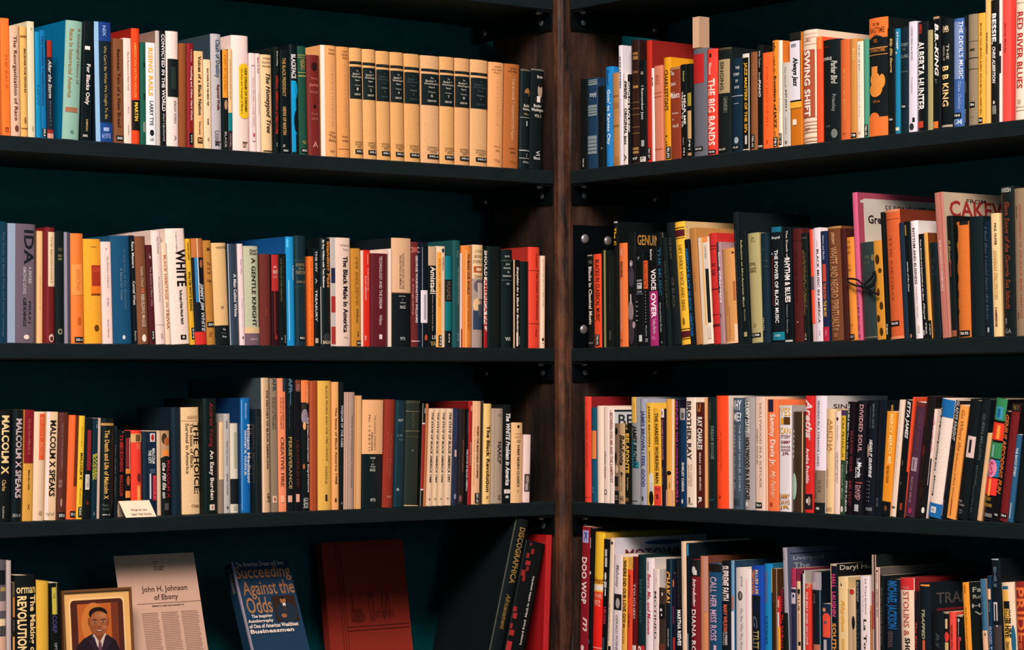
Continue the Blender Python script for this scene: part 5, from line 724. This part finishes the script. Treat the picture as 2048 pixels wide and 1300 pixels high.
560 655 1300 800 -3|1c2840||short dark spine with a red orange jacketed figure|o 845 890 10 50 d89060 ; o 900 1010 10 105 e85038 ; r 950 1165 15 100 e8503c ; o 985 1020 30 60 3c5470 ; r 1190 1500 25 60 b8b0b8
663 732 1300 368 -12|101a28|c=101414 D=140|black spine framed in cream with bright magenta lettering|r 368 2600 0 14 ecc8a0 ; b 368 390 c8b098 ; tb 480 630 18 85 d83c78 HALL ; tb 670 940 22 85 d04880 LAUGHIN ; tb 1010 1330 20 85 d8903c SOUTH ; Sh 1 6 5 70 c0b8a8 Daryl Hall
738 840 1300 510 -6|f0cc94|c=d8b484 D=60|creamy yellow spine with slanted golden lettering|t 555 610 30 45 241c18 J ; tbi 760 1100 25 75 e0a040 Rhythm ; r 1180 1600 40 70 dca85c
843 922 1300 640 -6|d0b08c|D=40|tan spine with red heart and dark silhouette|o 560 700 30 95 b83428 ; o 930 1080 60 110 14161a ; r 1080 2600 65 100 b89470
930 974 1300 545 -6|12161a|h|black spine with scattered white flecks, dim lettering|t 560 780 40 75 b0b0ac SELF PORTRAIT ; t 860 1290 20 75 3c4448 BOOTHE
978 1088 1300 498 -8|f0dcdc||white spine with small title and big thin capitals|t 535 915 55 75 4c4048 ^La Toya Jackson ; t 560 890 35 42 a09090 with ; tb 970 1420 30 72 241c20 ^La Toya
@R4 1720 1070 5.652 Y
112 130 1300 800 0|b87840|D=40|thin orange brown spine tucked beside white one|t 860 1080 10 90 382820 SOUL
132 176 1300 225 -12|c4a498|h c=141c1c D=200|tall rosy beige spine with dark cover behind|r 225 2600 70 100 3c2c28 ; r 640 1060 0 70 b84c50
180 220 1300 366 -6|ecccc0|c=5c5450 D=255|thin pink cream spine with small dark capitals|o 395 420 20 70 302428 ; t 440 550 20 50 907c78 MICHAEL ; tb 610 920 25 70 604848 J MOTOWN 25TH ; r 366 2600 84 100 8c3438
222 268 1300 458 0|12181a||black spine with pale script, right of pink cream one|t 600 700 40 65 6c6c60 MOONW ; t 710 1250 35 60 6c6c60 ALL THE FUNK AND SOUL
272 440 1300 500 -2|121c26|h c=101418|black spine with tall squeezed blue capitals|r 455 500 0 90 d89840 ; tb 520 1062 5 85 1c60a0 MICHAEL JACKSON ; r 1080 1250 30 60 302c34 ; t 1100 1290 25 60 5c4c48 SOUL
450 606 1300 488 -16|f0d0b8|h c=8c2428 D=230|red topped cream spine with outlined red capitals|r 488 622 0 100 d02c30 ; t 585 610 25 75 e88080 MOTOWN ; t 640 1145 30 72 b85c4c STOLINS & ; tb 1165 1440 38 75 1c1818 SHOW ; r 622 2600 0 5 c8806c
612 656 1300 640 -6|18141a|h|black spine, dull red lettering in its lower part|tb 985 1290 20 75 c83c3c The King ; r 640 740 20 60 582830
662 784 1300 545 -8|101a22|h c=141c22 D=230|black spine with slanting grey yellow capitals|r 545 2600 0 5 80706c ; r 560 580 20 98 e08c38 ; tbi 840 1180 32 62 a8a480 TRAPPED ; r 1190 1340 38 62 d05c34 ; Sh 8 17 8 70 504c4c TRAPPED ; Sr 21 25 8 60 782028
800 946 1300 870 -4|12161a|h|wide black spine with faint scratchy grey mark|ti 1110 1280 40 65 3c4c4c RS
950 1006 1300 875 -2|181416||short dark spine, red disc between cream strips|r 950 1060 25 75 d0b888 ; o 1095 1210 10 110 d83c38 ; r 1215 1400 20 90 d0b070 ; b 875 890 b0a088
1009 1080 1300 870 -6|f05044||coral red short spine with thin dark lettering|tb 1020 1290 25 65 902820 MADONNA STYLE
1083 1160 1300 905 0|141416||short black spine with microphone drawing and red shape|o 945 985 20 55 c8c4c0 ; r 985 1140 32 42 b0acac ; r 1150 1500 25 60 c03c3c ; o 1150 1200 40 80 b04048 ; r 905 925 0 100 b89880
1186 1256 1300 538 -36|f09830|c=182020 D=120|vivid orange spine with dark cover of white words|t 570 660 30 60 a85c14 USHER ; t 820 1320 30 60 a85c14 the godfather of modern music ; Sh 4 8 8 90 b8b8ac Father of ; Sh 10 13 8 90 b8b8ac Rock & Roll ; Sh 17 20 5 90 b8b8ac Howlin ; Sh 23 26 10 90 b8b8ac Wolf
@R4 1850 1080 5.909 Y
684 752 1300 465 -42|3c6c8c|D=60 c=b08c70|muted blue spine with peach lower part|r 1075 2600 0 100 ecb894 ; tb 670 1020 20 60 2c5070 MAKING ; o 1100 1140 40 80 7c6c5c
754 800 1300 425 -30|143048||navy spine with an orange peach square|r 580 705 10 95 ecbc94 ; tb 1020 1300 20 90 90a4c8 GOOD T ; t 740 850 40 65 8ca8c0 Small
804 906 1300 220 -34|12181f|h c=10161a D=170|tall glossy black spine with silver scribbles and white strips|r 225 240 0 90 a0a8b8 ; tb 320 560 20 70 48586c MJ ; r 750 960 20 36 e0d8d8 ; r 750 960 55 68 c8b8b8 ; r 740 760 20 68 e0d8d8 ; r 1010 2600 0 100 403838 ; o 1010 1030 50 70 c0c0c8
920 1070 1300 512 -38|f0ccb0|h|cream spine with yellow panel and stencilled black words|r 552 588 15 65 1c5c78 ; r 600 2600 10 62 f0b450 ; r 730 820 20 70 18181c ; t 830 900 20 75 302818 EGG ; tb 910 1000 20 75 30281c LEBR ; tb 1020 1160 20 75 302c1c HIVE ; t 1210 1300 20 60 806030 two ; o 1010 1400 72 100 1c5c78
1074 1230 1300 500 -34|902824|h c=702020|dark red spine at the right edge reading PRIDE|tb 568 1210 12 78 e07038 ^PRIDE ; r 1220 1300 20 50 c05030
@L4 850 1000 4.333 Y
575 700 1300 168 245|10181a|h c=0a1214 D=200|black book leaning steeply on its neighbour, gold letters down its spine|r 168 2600 0 6 4c4c40 ; tb 245 735 35 80 9c7c40 ^DISCOGRAPHICA ; tbi 830 1140 35 70 7c6434 Africanament
704 880 1300 362 175|0e1416|D=200|black leaning book with scattered red squares and white text upwards|o 380 410 22 32 8c2428 ; r 430 475 35 50 98282c ; r 475 520 15 30 8c2428 ; r 540 580 18 42 a02c30 ; r 590 630 25 38 8c2428 ; r 630 680 5 25 98282c ; r 680 725 15 30 8c2428 ; r 955 1000 0 18 98282c ; r 1010 1060 4 24 a02c30 ; r 1105 1150 0 12 98282c ; r 1160 1210 2 26 a02c30 ; r 1260 1400 0 25 b03034 ; ub 660 1270 62 74 c8c0b8 howard frend  black in white america
1060 1112 1300 303 20|b02024|h c=98181c D=215|glossy red binder standing against the timber post|r 303 2600 50 62 d04040
"""  # the lighter orange block on the stickered orange spine is sheen put into colour
# ---------------- neighbours must not share space ----------------
def gap(p, q):                           # smallest room between p and the book q to its right
    h = min(p['H'], q['H']); w = p['T']/math.cos(p['lean'])
    return min(q['a']-p['a']-w+z*(math.tan(q['lean'])-math.tan(p['lean'])) for z in (0, h))
def settle(books, report=False):
    rows = {}
    for g in books: rows.setdefault(g['nm'], []).append(g)
    for nm, L in rows.items():
        for g in L:                                  # keep clear of the timber post and its brackets
            if nm[0] == 'L':
                e = g['a']+g['T']/math.cos(g['lean'])+max(0, g['H']*math.tan(g['lean']))+.0062
                if e > 0: g['a'] -= min(e, .012)
            elif g['a']+min(0, g['H']*math.tan(g['lean'])) < .0062: g['a'] += .0062-g['a']
        L.sort(key=lambda g: g['a']+.06*math.tan(g['lean']))
        for _ in range(8):
            for p, q in zip(L, L[1:]):
                o = -gap(p, q)+.0009
                if o <= 0: continue
                if report and _ == 0 and o > .003: print(nm, round(o*1000, 1), 'T', round(p['T']*1000), round(q['T']*1000), 'lean', round(math.degrees(p['lean']), 1), round(math.degrees(q['lean']), 1), '|', p['label'][:40], '|', q['label'][:40])
                # lean of the two brought together first, then thickness
                hm = min(p['H'], q['H']); need = o
                dl = (math.tan(p['lean'])-math.tan(q['lean']))*hm
                if dl > 0:
                    k = min(dl, need)/hm/2; p['lean'] = math.atan(math.tan(p['lean'])-k); q['lean'] = math.atan(math.tan(q['lean'])+k)
                    need = -gap(p, q)+.0009
                if need > 0:
                    f = p['T']/(p['T']+q['T']); rp, rq = need*f, need*(1-f)
                    rp = min(rp, p['T']*.4); rq = min(need-rp, q['T']*.4); p['T'] -= rp; q['a'] += rq; q['T'] -= rq
# ---------------- timber post, shelves, brackets, panels ----------------
def wood(name, dark, lite, sc_=(30, 30, 3)):
    m = bpy.data.materials.new(name); m.use_nodes = True; nt = m.node_tree; b = nt.nodes['Principled BSDF']
    tc = nt.nodes.new('ShaderNodeTexCoord'); mp = nt.nodes.new('ShaderNodeMapping'); mp.inputs['Scale'].default_value = sc_
    n1 = nt.nodes.new('ShaderNodeTexNoise'); n1.inputs['Scale'].default_value = 1; n1.inputs['Detail'].default_value = 10; n1.inputs['Roughness'].default_value = .65
    n2 = nt.nodes.new('ShaderNodeTexNoise'); n2.inputs['Scale'].default_value = 6; n2.inputs['Detail'].default_value = 12; n2.inputs['Roughness'].default_value = .72
    cr = nt.nodes.new('ShaderNodeValToRGB'); mx = nt.nodes.new('ShaderNodeMix'); mx.data_type = 'RGBA'; mx.blend_type = 'MULTIPLY'
    nt.links.new(tc.outputs['Object'], mp.inputs[0]); nt.links.new(mp.outputs[0], n1.inputs['Vector']); nt.links.new(tc.outputs['Object'], n2.inputs['Vector'])
    cr.color_ramp.elements[0].position = .35; cr.color_ramp.elements[0].color = (*dark, 1)
    cr.color_ramp.elements[1].position = .72; cr.color_ramp.elements[1].color = (*lite, 1)
    nt.links.new(n1.outputs[0], cr.inputs[0]); mx.inputs[0].default_value = .8
    nt.links.new(cr.outputs[0], mx.inputs[6])
    c2 = nt.nodes.new('ShaderNodeValToRGB'); c2.color_ramp.elements[0].position = .42; c2.color_ramp.elements[0].color = (.14, .14, .14, 1); c2.color_ramp.elements[1].position = .62
    nt.links.new(n2.outputs[0], c2.inputs[0]); nt.links.new(c2.outputs[0], mx.inputs[7])
    nt.links.new(mx.outputs[2], b.inputs['Base Color']); b.inputs['Roughness'].default_value = .6
    bp = nt.nodes.new('ShaderNodeBump'); bp.inputs['Strength'].default_value = .8; bp.inputs['Distance'].default_value = .004
    nt.links.new(n1.outputs[0], bp.inputs['Height']); nt.links.new(bp.outputs[0], b.inputs['Normal'])
    return m
W_FACE = wood('rough_timber', (.003, .002, .0015), (.06, .023, .010), (26, 26, 4)); W_EDGE = wood('worn_timber_edge', (.005, .0025, .0015), (.22, .07, .024), (45, 45, 6))
def post():
    nose = PL-DR*.0208
    plan = [PL+DR*.21, PL+DR*.06, PL+DR*.004, PL, PL-DR*.013, nose.lerp((PL+PR)/2, .22), PR-DL*.018, PR, PR+DL*.004, PR+DL*.06, PR+DL*.148, PR+DL*.148+DR*.19]
    edge = {3, 4, 5, 6}
    mb = MB(); z0, z1, n = 0.0, 2.75, 150; rows = []
    dense = []
    for i in range(len(plan)):
        p, q = plan[i], plan[(i+1) % len(plan)]; k = max(1, int((q-p).length/.012)) if i < 10 else 1
        for j in range(k): dense.append((p.lerp(q, j/k), i))
    c = sum((p for p, _ in dense), Vector())/len(dense)
    for r in range(n+1):
        z = z0+(z1-z0)*r/n; row = []
        for p, i in dense:
            v = Vector((p.x, p.y, z*.35)); a = noise.noise(v*22)*.0035+noise.noise(Vector((p.x*60, p.y*60, z*9)))*.0015
            if 3 <= i <= 7: a += noise.noise(Vector((p.x*8, p.y*8, z*6)))*.005
            dirn = (p-c).normalized(); a = min(a, .0008) if i not in (4, 5, 6) else a
            row.append(Vector((p.x+dirn.x*a, p.y+dirn.y*a, z)))
        rows.append(row+[row[0]])
    nn = len(dense); base = len(mb.v)
    for row in rows: mb.v += [tuple(p) for p in row]
    for r in range(n):
        for j in range(nn):
            mb.f.append((base+r*(nn+1)+j, base+r*(nn+1)+j+1, base+(r+1)*(nn+1)+j+1, base+(r+1)*(nn+1)+j))
            mb.mi.append(mb.m(W_EDGE if dense[j][1] in edge else W_FACE)); mb.sm.append(False)
    mb.face(rows[-1][:-1], W_FACE)
    o = mb.build('timber_post'); tag(o, 'rough dark brown timber post standing in the corner between both bookcases', 'post')
post()
PAINT = mat('141d20', 'paint'); DARKP = mat('07545a', 'paint'); STEEL = mat('10181c', 'steel'); BOLT = mat('7c8488', 'steel')
def frame_of(bay): return Matrix.Translation((bay.P.x, bay.P.y, 0)) @ Matrix.Rotation(math.atan2(bay.right.y, bay.right.x), 4, 'Z')
for bay, side in ((BL, 'left'), (BR, 'right')):
    sg = -1 if side == 'left' else 1                     # the case runs away from the corner in this direction of local x
    fx = lambda a, b: (min(sg*a, sg*b), max(sg*a, sg*b))
    mw = frame_of(bay)
    m1 = MB(); xx = fx(-.34, 2.3); m1.box(xx[0], xx[1], .292, .31, 0, 2.75, DARKP)
    tag(m1.build('wall_'+side, mw=mw), kind='structure')
    for k in range(5):
        z = ZS[k]; mb = MB(); x0, x1 = fx(.003, 2.28)
        bev = .0018; y0, y1 = 0, .288
        prof = [(y0, z-TH+bev), (y0, z-bev), (y0+bev, z), (y1, z), (y1, z-TH), (y0+bev, z-TH)]
        n = 60
        rows = []
        for i in range(n+1):
            x = x0+(x1-x0)*i/n; wv = noise.noise(Vector((x*7, k*3.1, 0)))*.0006
            rows.append([(x, p[0]+(wv if p[0] < .01 else 0), p[1]) for p in prof]+[(x, prof[0][0]+wv, prof[0][1])])
        mb.grid(rows, PAINT); mb.face(rows[0][:-1], PAINT); mb.face(rows[-1][-2::-1], PAINT)
        nmz = ['topmost', 'highest book-bearing', 'second book-bearing', 'third book-bearing', 'lowest book-bearing'][k]
        sh = mb.build('shelf_board', mw=mw)
        tag(sh, 'black painted shelf board, %s one of the %s bookcase' % (nmz, side), 'shelf', 'black shelf boards')
        # angle iron under the board, bolted to the timber
        br = MB(); u0, u1 = fx(.0012, .0052); w0, w1 = fx(.0012, .042)
        br.box(u0, u1, .002, .275, z-TH-.041, z-TH-.0003, STEEL); br.box(w0, w1, .002, .275, z-TH-.0045, z-TH-.0003, STEEL)
        bo = br.build('angle_bracket', sh)
        for dd in (.035, .235):
            q = MB(); q.dome((sg*.0052, dd, z-TH-.022), (sg, 0, 0), .0075, .005, BOLT); q.build('bolt', bo)
        q = MB(); q.dome((sg*.026, .016, z-TH-.0045), (0, 0, -1), .008, .005, BOLT); q.build('bolt', bo)
# bolted steel plate on the timber face, second shelf
bay = BR; mw = frame_of(bay); zz = ZS[2]
mb = MB(); mb.box(.0015, .005, .006, .19, zz+.004, zz+.262, STEEL); o = mb.build('steel_plate', mw=mw)
tag(o, 'flat black steel plate with three big round bolt heads on the timber post', 'plate')
for dd, hz in ((.036, .233), (.100, .231), (.032, .040)):
    q = MB(); q.dome((.005, dd, zz+hz), (1, 0, 0), .0105, .005, mat('a09ca0', 'steel')); q.build('bolt', o).matrix_parent_inverse = Matrix.Identity(4)
fl = MB(); fl.box(-3.5, 3.5, -2, 7.5, -.02, 0, mat('3c3028', 'paint')); tag(fl.build('floor'), kind='structure')
# ---------------- things standing face out on the lowest left shelf ----------------
def faced(name, label, cat, xl, yt, xr, phi, db, th, els, col, kind='paper', group=None, rim=None, page=False):
    bay = BL; z0 = ZS[4]; ph = math.radians(phi); H = .25
    for _ in range(8):
        dt = db+H*math.sin(ph); a = bay.a(level(xl, yt)[0], dt); q = bay.pt(a, dt); zt = EYE-level(xl, yt)[1]*q.y; H = (zt-z0)/math.cos(ph)
    a2 = bay.a(level(xr, yt)[0], dt); W = a2-a
    mw = Matrix.Translation(bay.pt(a, db, z0+.0003+th*math.sin(ph))) @ Matrix.Rotation(math.atan2(bay.right.y, bay.right.x), 4, 'Z') @ Matrix.Rotation(-ph, 4, 'X')
    root = empty(name, mw, label, cat, group)
    S = lambda u, t, e: (u*W, -e, (1-t)*H)
    els = parse(els); return root, W, H, S, els
FACED = [
 ('letter_sheet', 'printed cream paper sheet about a founder of a magazine, leaning behind the framed portrait', 'paper', 227, 1113, 387, 16, .022, .0012, 'hb 5 6 47 55 4c342c STUDY ; hb 7 7.8 47 52 4c342c OF ; hb 8.8 9.8 47 60 4c342c SUCCESS ; hb 10.6 11.6 47 58 4c342c STORIES ; h 23 28 28 85 50342c John H. Johnson ; h 29 34 42 72 50342c of Ebony ; r 35 35.3 20 100 946c5c ; hbi 36.5 38 38 78 50342c Setting a goal and reaching it', 'c49c88'),
 ('hardcover_book', 'blue book shown face out with tall copper title lettering and a seated person in suit', 'book', 463, 1137, 576, 24, .03, .030, 'h 0.5 4.5 6 90 c8b8ac The American Dream still lives ; h 4 18 2 98 986844 Succeeding ; h 17 33 8 98 986844 Against the ; h 31 45 8 52 986844 Odds ; r 31 53 54 95 2c1c18 ; o 32 38.5 68 78 905c3c ; o 31.8 34 69 77 14100e ; o 37 54 57 94 1c2834 ; r 37.5 40 71 76 d8ccc8 ; r 39 44 73 74.5 5c2424 ; o 46.5 50 64 74 8c583c ; hb 46 49.5 12 48 d8c4b8 The Inspiring ; hb 50 53.5 4 48 d8c4b8 Autobiography ; hb 54 57.5 4 90 d8c4b8 of One of Americas Wealthiest ; hb 58.5 62 4 80 d8c4b8 Businessmen', '18344c'),
 ('hardcover_book', 'large dark red leather bound volume shown face out, its cover stamped with ruled lines', 'book', 642, 1089, 805, 9, .195, .022, 'r 0 100 16 16.6 4c1812 ; r 0 100 19 19.6 501a14 ; r 0 100 22 22.6 4c1812 ; r 69 69.5 22 98 3c1410 ; r 72 72.5 22 98 3c1410 ; t 42 66 30 42 642018 J ; t 42 66 50 56 642018 D ; t 42 66 66 76 642018 S ; h 55 65 28 45 642018 Do ; h 55 65 55 80 642018 Johnson', '8c2c20'),
]
faces = []
for f_ in FACED: faces.append((f_, faced(*f_)))
FR = faced('picture_frame', 'framed colour portrait of a person in dark suit and tie, cream mount, thin wooden rim', 'picture', 122, 1183, 262, 5, .004, .012,
           'o 0 1 0 1 241810 ', '3')
ROOT_T = [('Winter for now', ''), ('Learn that books', '')]
for t_ in ROOT_T: want(*t_)
want('Johnson', 'b')
def late_things():
    for f_, (root, W, H, S, els) in faces:
        th, col = f_[8], f_[10]; mb = MB()
        if f_[2] == 'paper':
            c = mat(col, 'paper'); mb.box(0, W, 0, th, 0, H, c)
            for cx0, cx1 in ((24, 45), (48, 70), (73, 95)):     # three columns of small print
                t = 42
                while t < 98:
                    j = random.uniform(0, 2); patch(mb, S, t/100, (t+.45)/100, cx0/100, (cx1-j)/100, .0004, mat('8c6454', 'ink'), n=1); t += 1.25
            dress(mb, S, els); mb.build('printed_page', root)
        else:
            kind = 'gloss' if W < .16 else 'cloth'
            c = mat(col, kind)
            mb.box(0, W, 0, .0025, 0, H, c); mb.box(0, W, th-.0025, th, 0, H, c); mb.box(0, .0025, .0025, th-.0025, 0, H, c)
            dress(mb, S, els)
            if kind == 'gloss':
                mb.box(-.0005, .0035, -.0006, .004, 0, H, mat('8c8090', 'gloss'))
                Q = lambda u, t, e: (-e, th*(1-u), (1-t)*H)
                letters(mb, Q, .03, .25, .2, .8, .0005, mat('908478', 'ink'), 'Johnson', 'b', 'v')
            mb.build('cover', root)
            pg = MB(); pg.box(.003, W-.003, .0027, th-.0027, .002, H-.002, mat('d8c4a4', 'page')); pg.build('page_block', root)
    # framed portrait
    root, W, H, S, _e = FR
    rim = MB(); rw = .0045; c = mat('6c4428', 'gloss')
    for x0, x1, z0, z1 in ((0, W, 0, rw), (0, W, H-rw, H), (0, rw, rw, H-rw), (W-rw, W, rw, H-rw)): rim.box(x0, x1, -.002, .012, z0, z1, c)
    rim.build('frame_rim', root)
    mt = MB(); mt.box(rw, W-rw, .002, .006, rw, H-rw, mat('e4ac68', 'paper')); mt.build('mount', root)
    P = lambda u, t, e: (u*W, .002-e, (1-t)*H)
    ph = MB(); I = lambda h: mat(h, 'ink')
    def rr(u0, u1, t0, t1, r, e, h):                        # rounded rectangle
        pts = []
        for cx, cy, a0 in ((u1-r, t0+r*.8, 0), (u0+r, t0+r*.8, 90), (u0+r, t1-r*.8, 180), (u1-r, t1-r*.8, 270)):
            for q in range(6):
                a = math.radians(a0+18*q); pts.append(P(cx+r*math.cos(a), cy-r*.8*math.sin(a), e))
        ph.face(pts, I(h))
    rr(.10, .90, .075, .9, .05, .0003, 'f0c080'); rr(.125, .875, .095, .885, .05, .0005, '4c241c')
    patch(ph, P, .13, .55, .22, .70, .0006, I('b85c28')); patch(ph, P, .12, .5, .27, .62, .00065, I('c87434'), True); patch(ph, P, .13, .55, .70, .80, .0007, I('743420'))
    def poly(pts, h, e): ph.face([P(u, t, e) for u, t in pts][::-1], I(h))
    def face(t): return .175+(t-.17)*.80
    def ov(t0, t1, u0, u1, e, h, el=True): patch(ph, P, face(t0), face(t1), u0, u1, e, I(h), el)
    poly([(.15, .885), (.16, .60), (.19, .50), (.29, .44), (.40, .405), (.46, .39), (.56, .39), (.64, .42), (.75, .47), (.80, .56), (.86, .76), (.87, .885)], '241820', .0009)
    poly([(.80, .56), (.86, .76), (.87, .885), (.76, .885), (.74, .66)], '34202c', .00095); poly([(.44, .62), (.50, .56), (.58, .62), (.60, .885), (.42, .885)], '3c242e', .00096)
    poly([(.45, .36), (.44, .41), (.50, .49), (.59, .42), (.60, .36)], '7c4028', .0010)
    poly([(.435, .395), (.42, .43), (.505, .54), (.505, .47)], 'd0b8ac', .0011); poly([(.60, .395), (.615, .43), (.54, .54), (.525, .47)], 'd0b8ac', .0011)
    poly([(.50, .475), (.535, .475), (.555, .55), (.54, .70), (.515, .73), (.495, .55)], '64404c', .0012)
    poly([(.44, .42), (.36, .47), (.45, .56), (.50, .66), (.49, .54)], '2e1e28', .00125); poly([(.60, .42), (.69, .48), (.59, .57), (.535, .68), (.54, .54)], '2e1e28', .00125)
    ov(.17, .48, .375, .645, .0013, '8c4c2c'); ov(.27, .36, .362, .385, .00128, '7c4026'); ov(.27, .36, .636, .658, .00128, '8c4c2c')
    ov(.155, .30, .378, .640, .0014, '20130f'); ov(.20, .40, .395, .638, .0015, '9c5834'); ov(.30, .46, .41, .625, .00151, '985432')
    ov(.215, .30, .46, .632, .0016, 'a86840'); ov(.225, .27, .53, .625, .00165, 'b4744a'); ov(.36, .41, .56, .625, .0016, 'a8663e'); ov(.36, .41, .42, .47, .0016, '8c4c2c')
    for u in (.455, .575):
        ov(.292, .303, u-.036, u+.036, .0017, '2c1810'); ov(.312, .330, u-.026, u+.026, .0017, 'b89880'); ov(.313, .330, u-.012, u+.012, .0018, '1c100c')
    ov(.30, .385, .503, .528, .0017, 'a4643e'); ov(.368, .39, .488, .545, .0017, '844628'); ov(.408, .432, .465, .575, .0017, '5c2820'); ov(.413, .424, .478, .562, .0018, 'd0b0a0'); ov(.430, .437, .475, .565, .0018, '94503c')
    ph.build('photograph', root)
    # small folded paper sign on the third left shelf
    z0 = ZS[3]; mw0 = frame_of(BL); d0 = .0005
    px = lambda x, y, d: BL.a(level(x, y)[0], d)
    a0, a1 = px(252, 1036, d0), px(313, 1030, d0); hh = .031
    c = mat('f0d0b4', 'paper')
    sg = MB(); sk = -.006
    sg.raw([(a0, d0, z0+.0003), (a1, d0, z0+.0003), (a1+sk, d0+.017, z0+hh), (a0+sk, d0+.017, z0+hh), (a0, d0+.001, z0+.0003), (a1, d0+.001, z0+.0003), (a1+sk, d0+.018, z0+hh), (a0+sk, d0+.018, z0+hh)],
           [(0, 1, 2, 3), (7, 6, 5, 4), (0, 3, 7, 4), (1, 5, 6, 2), (3, 2, 6, 7)], c)
    sg.raw([(a0, d0+.034, z0+.0003), (a1, d0+.034, z0+.0003), (a1+sk, d0+.018, z0+hh), (a0+sk, d0+.018, z0+hh), (a0, d0+.035, z0+.0003), (a1, d0+.035, z0+.0003), (a1+sk, d0+.019, z0+hh), (a0+sk, d0+.019, z0+hh)],
           [(0, 3, 2, 1), (4, 5, 6, 7), (0, 4, 7, 3), (1, 2, 6, 5)], c)
    Q = lambda u, t, e: (a0+(a1-a0)*u+sk*(1-t), d0+.017*(1-t)-e, z0+.0003+(hh-.0003)*(1-t)+e*.5)
    letters(sg, Q, .50, .62, .25, .78, .0006, mat('5c4438', 'ink'), 'Winter for now', '', 'h'); letters(sg, Q, .74, .88, .22, .86, .0006, mat('5c4438', 'ink'), 'Learn that books', '', 'h')
    tag(sg.build('tent_card', mw=mw0), 'small folded cream card with two printed lines, before the red and navy paperbacks', 'sign')
    # beige block on top of the grey volume, top right shelf
    dd = .02; ab = BR.a(level(1385.5, 97)[0], dd); q = BR.pt(ab, dd); zb = EYE-level(1390, 96.5)[1]*q.y; a2 = BR.a(level(1399, 97)[0], dd); zt = EYE-level(1392, 35)[1]*q.y
    bx = MB(); bx.prism([(ab, dd), (a2, dd), (a2, dd+.026), (ab, dd+.026)], zb, zt, mat('d0a888', 'page')); bx.prism([(ab-.0008, dd+.004), (ab, dd+.004), (ab, dd+.026), (ab-.0008, dd+.026)], zb, zt, mat('b08c70', 'paper'))
    bx.prism([(a2, dd-.0006), (a2+.0008, dd-.0006), (a2+.0008, dd+.026), (a2, dd+.026)], zb, zt, mat('b89478', 'paper'))
    tag(bx.build('card_box', mw=frame_of(BR)), 'small beige card box perched upright on top of the slate grey volume', 'box')
    # ribbon tied round the orange and dark green books, second right shelf
    rb = MB(); d = -.004; bl = BR
    def rp(cx, cy, dd=0): 
        x, y = 1560+cx/3.939, 370+cy/3.939; t, v = level(x, y); a = bl.a(t, d+dd); q = bl.pt(a, d+dd); return (a, d+dd, EYE-v*q.y)
    def smooth(pts):
        out = []
        for i in range(len(pts)-1):
            p0 = Vector(pts[max(0, i-1)]); p1 = Vector(pts[i]); p2 = Vector(pts[i+1]); p3 = Vector(pts[min(len(pts)-1, i+2)])
            for j in range(6):
                s_ = j/6; out.append(.5*((2*p1)+(p2-p0)*s_+(2*p0-5*p1+4*p2-p3)*s_*s_+(3*p1-p0-3*p2+p3)*s_**3))
        return out+[Vector(pts[-1])]
    c = mat('141418', 'paper')
    rb.tube(smooth([rp(640, 800), rp(590, 790), rp(545, 770), rp(530, 745), rp(560, 738), rp(610, 748), rp(640, 775), rp(655, 795)]), .0018, c, 6)
    rb.tube(smooth([rp(655, 795), rp(690, 760), rp(725, 725), rp(745, 680), rp(752, 715), rp(745, 770), rp(720, 800), rp(660, 800)]), .0020, c, 6)
    rb.tube(smooth([rp(640, 795), rp(700, 820), rp(745, 850), rp(775, 862)]), .0022, c, 6)
    rb.dome(rp(655, 797), (0, -1, 0), .0045, .003, c)
    tag(rb.build('ribbon', mw=frame_of(BR)), 'thin black ribbon tied in a bow across the orange and dark green books', 'ribbon')

rows = read_rows(BOOKS)
make_glyphs()
books = [measure(*r_) for r_ in rows]
settle(books)
for g in books: build_book(g)
late_things()
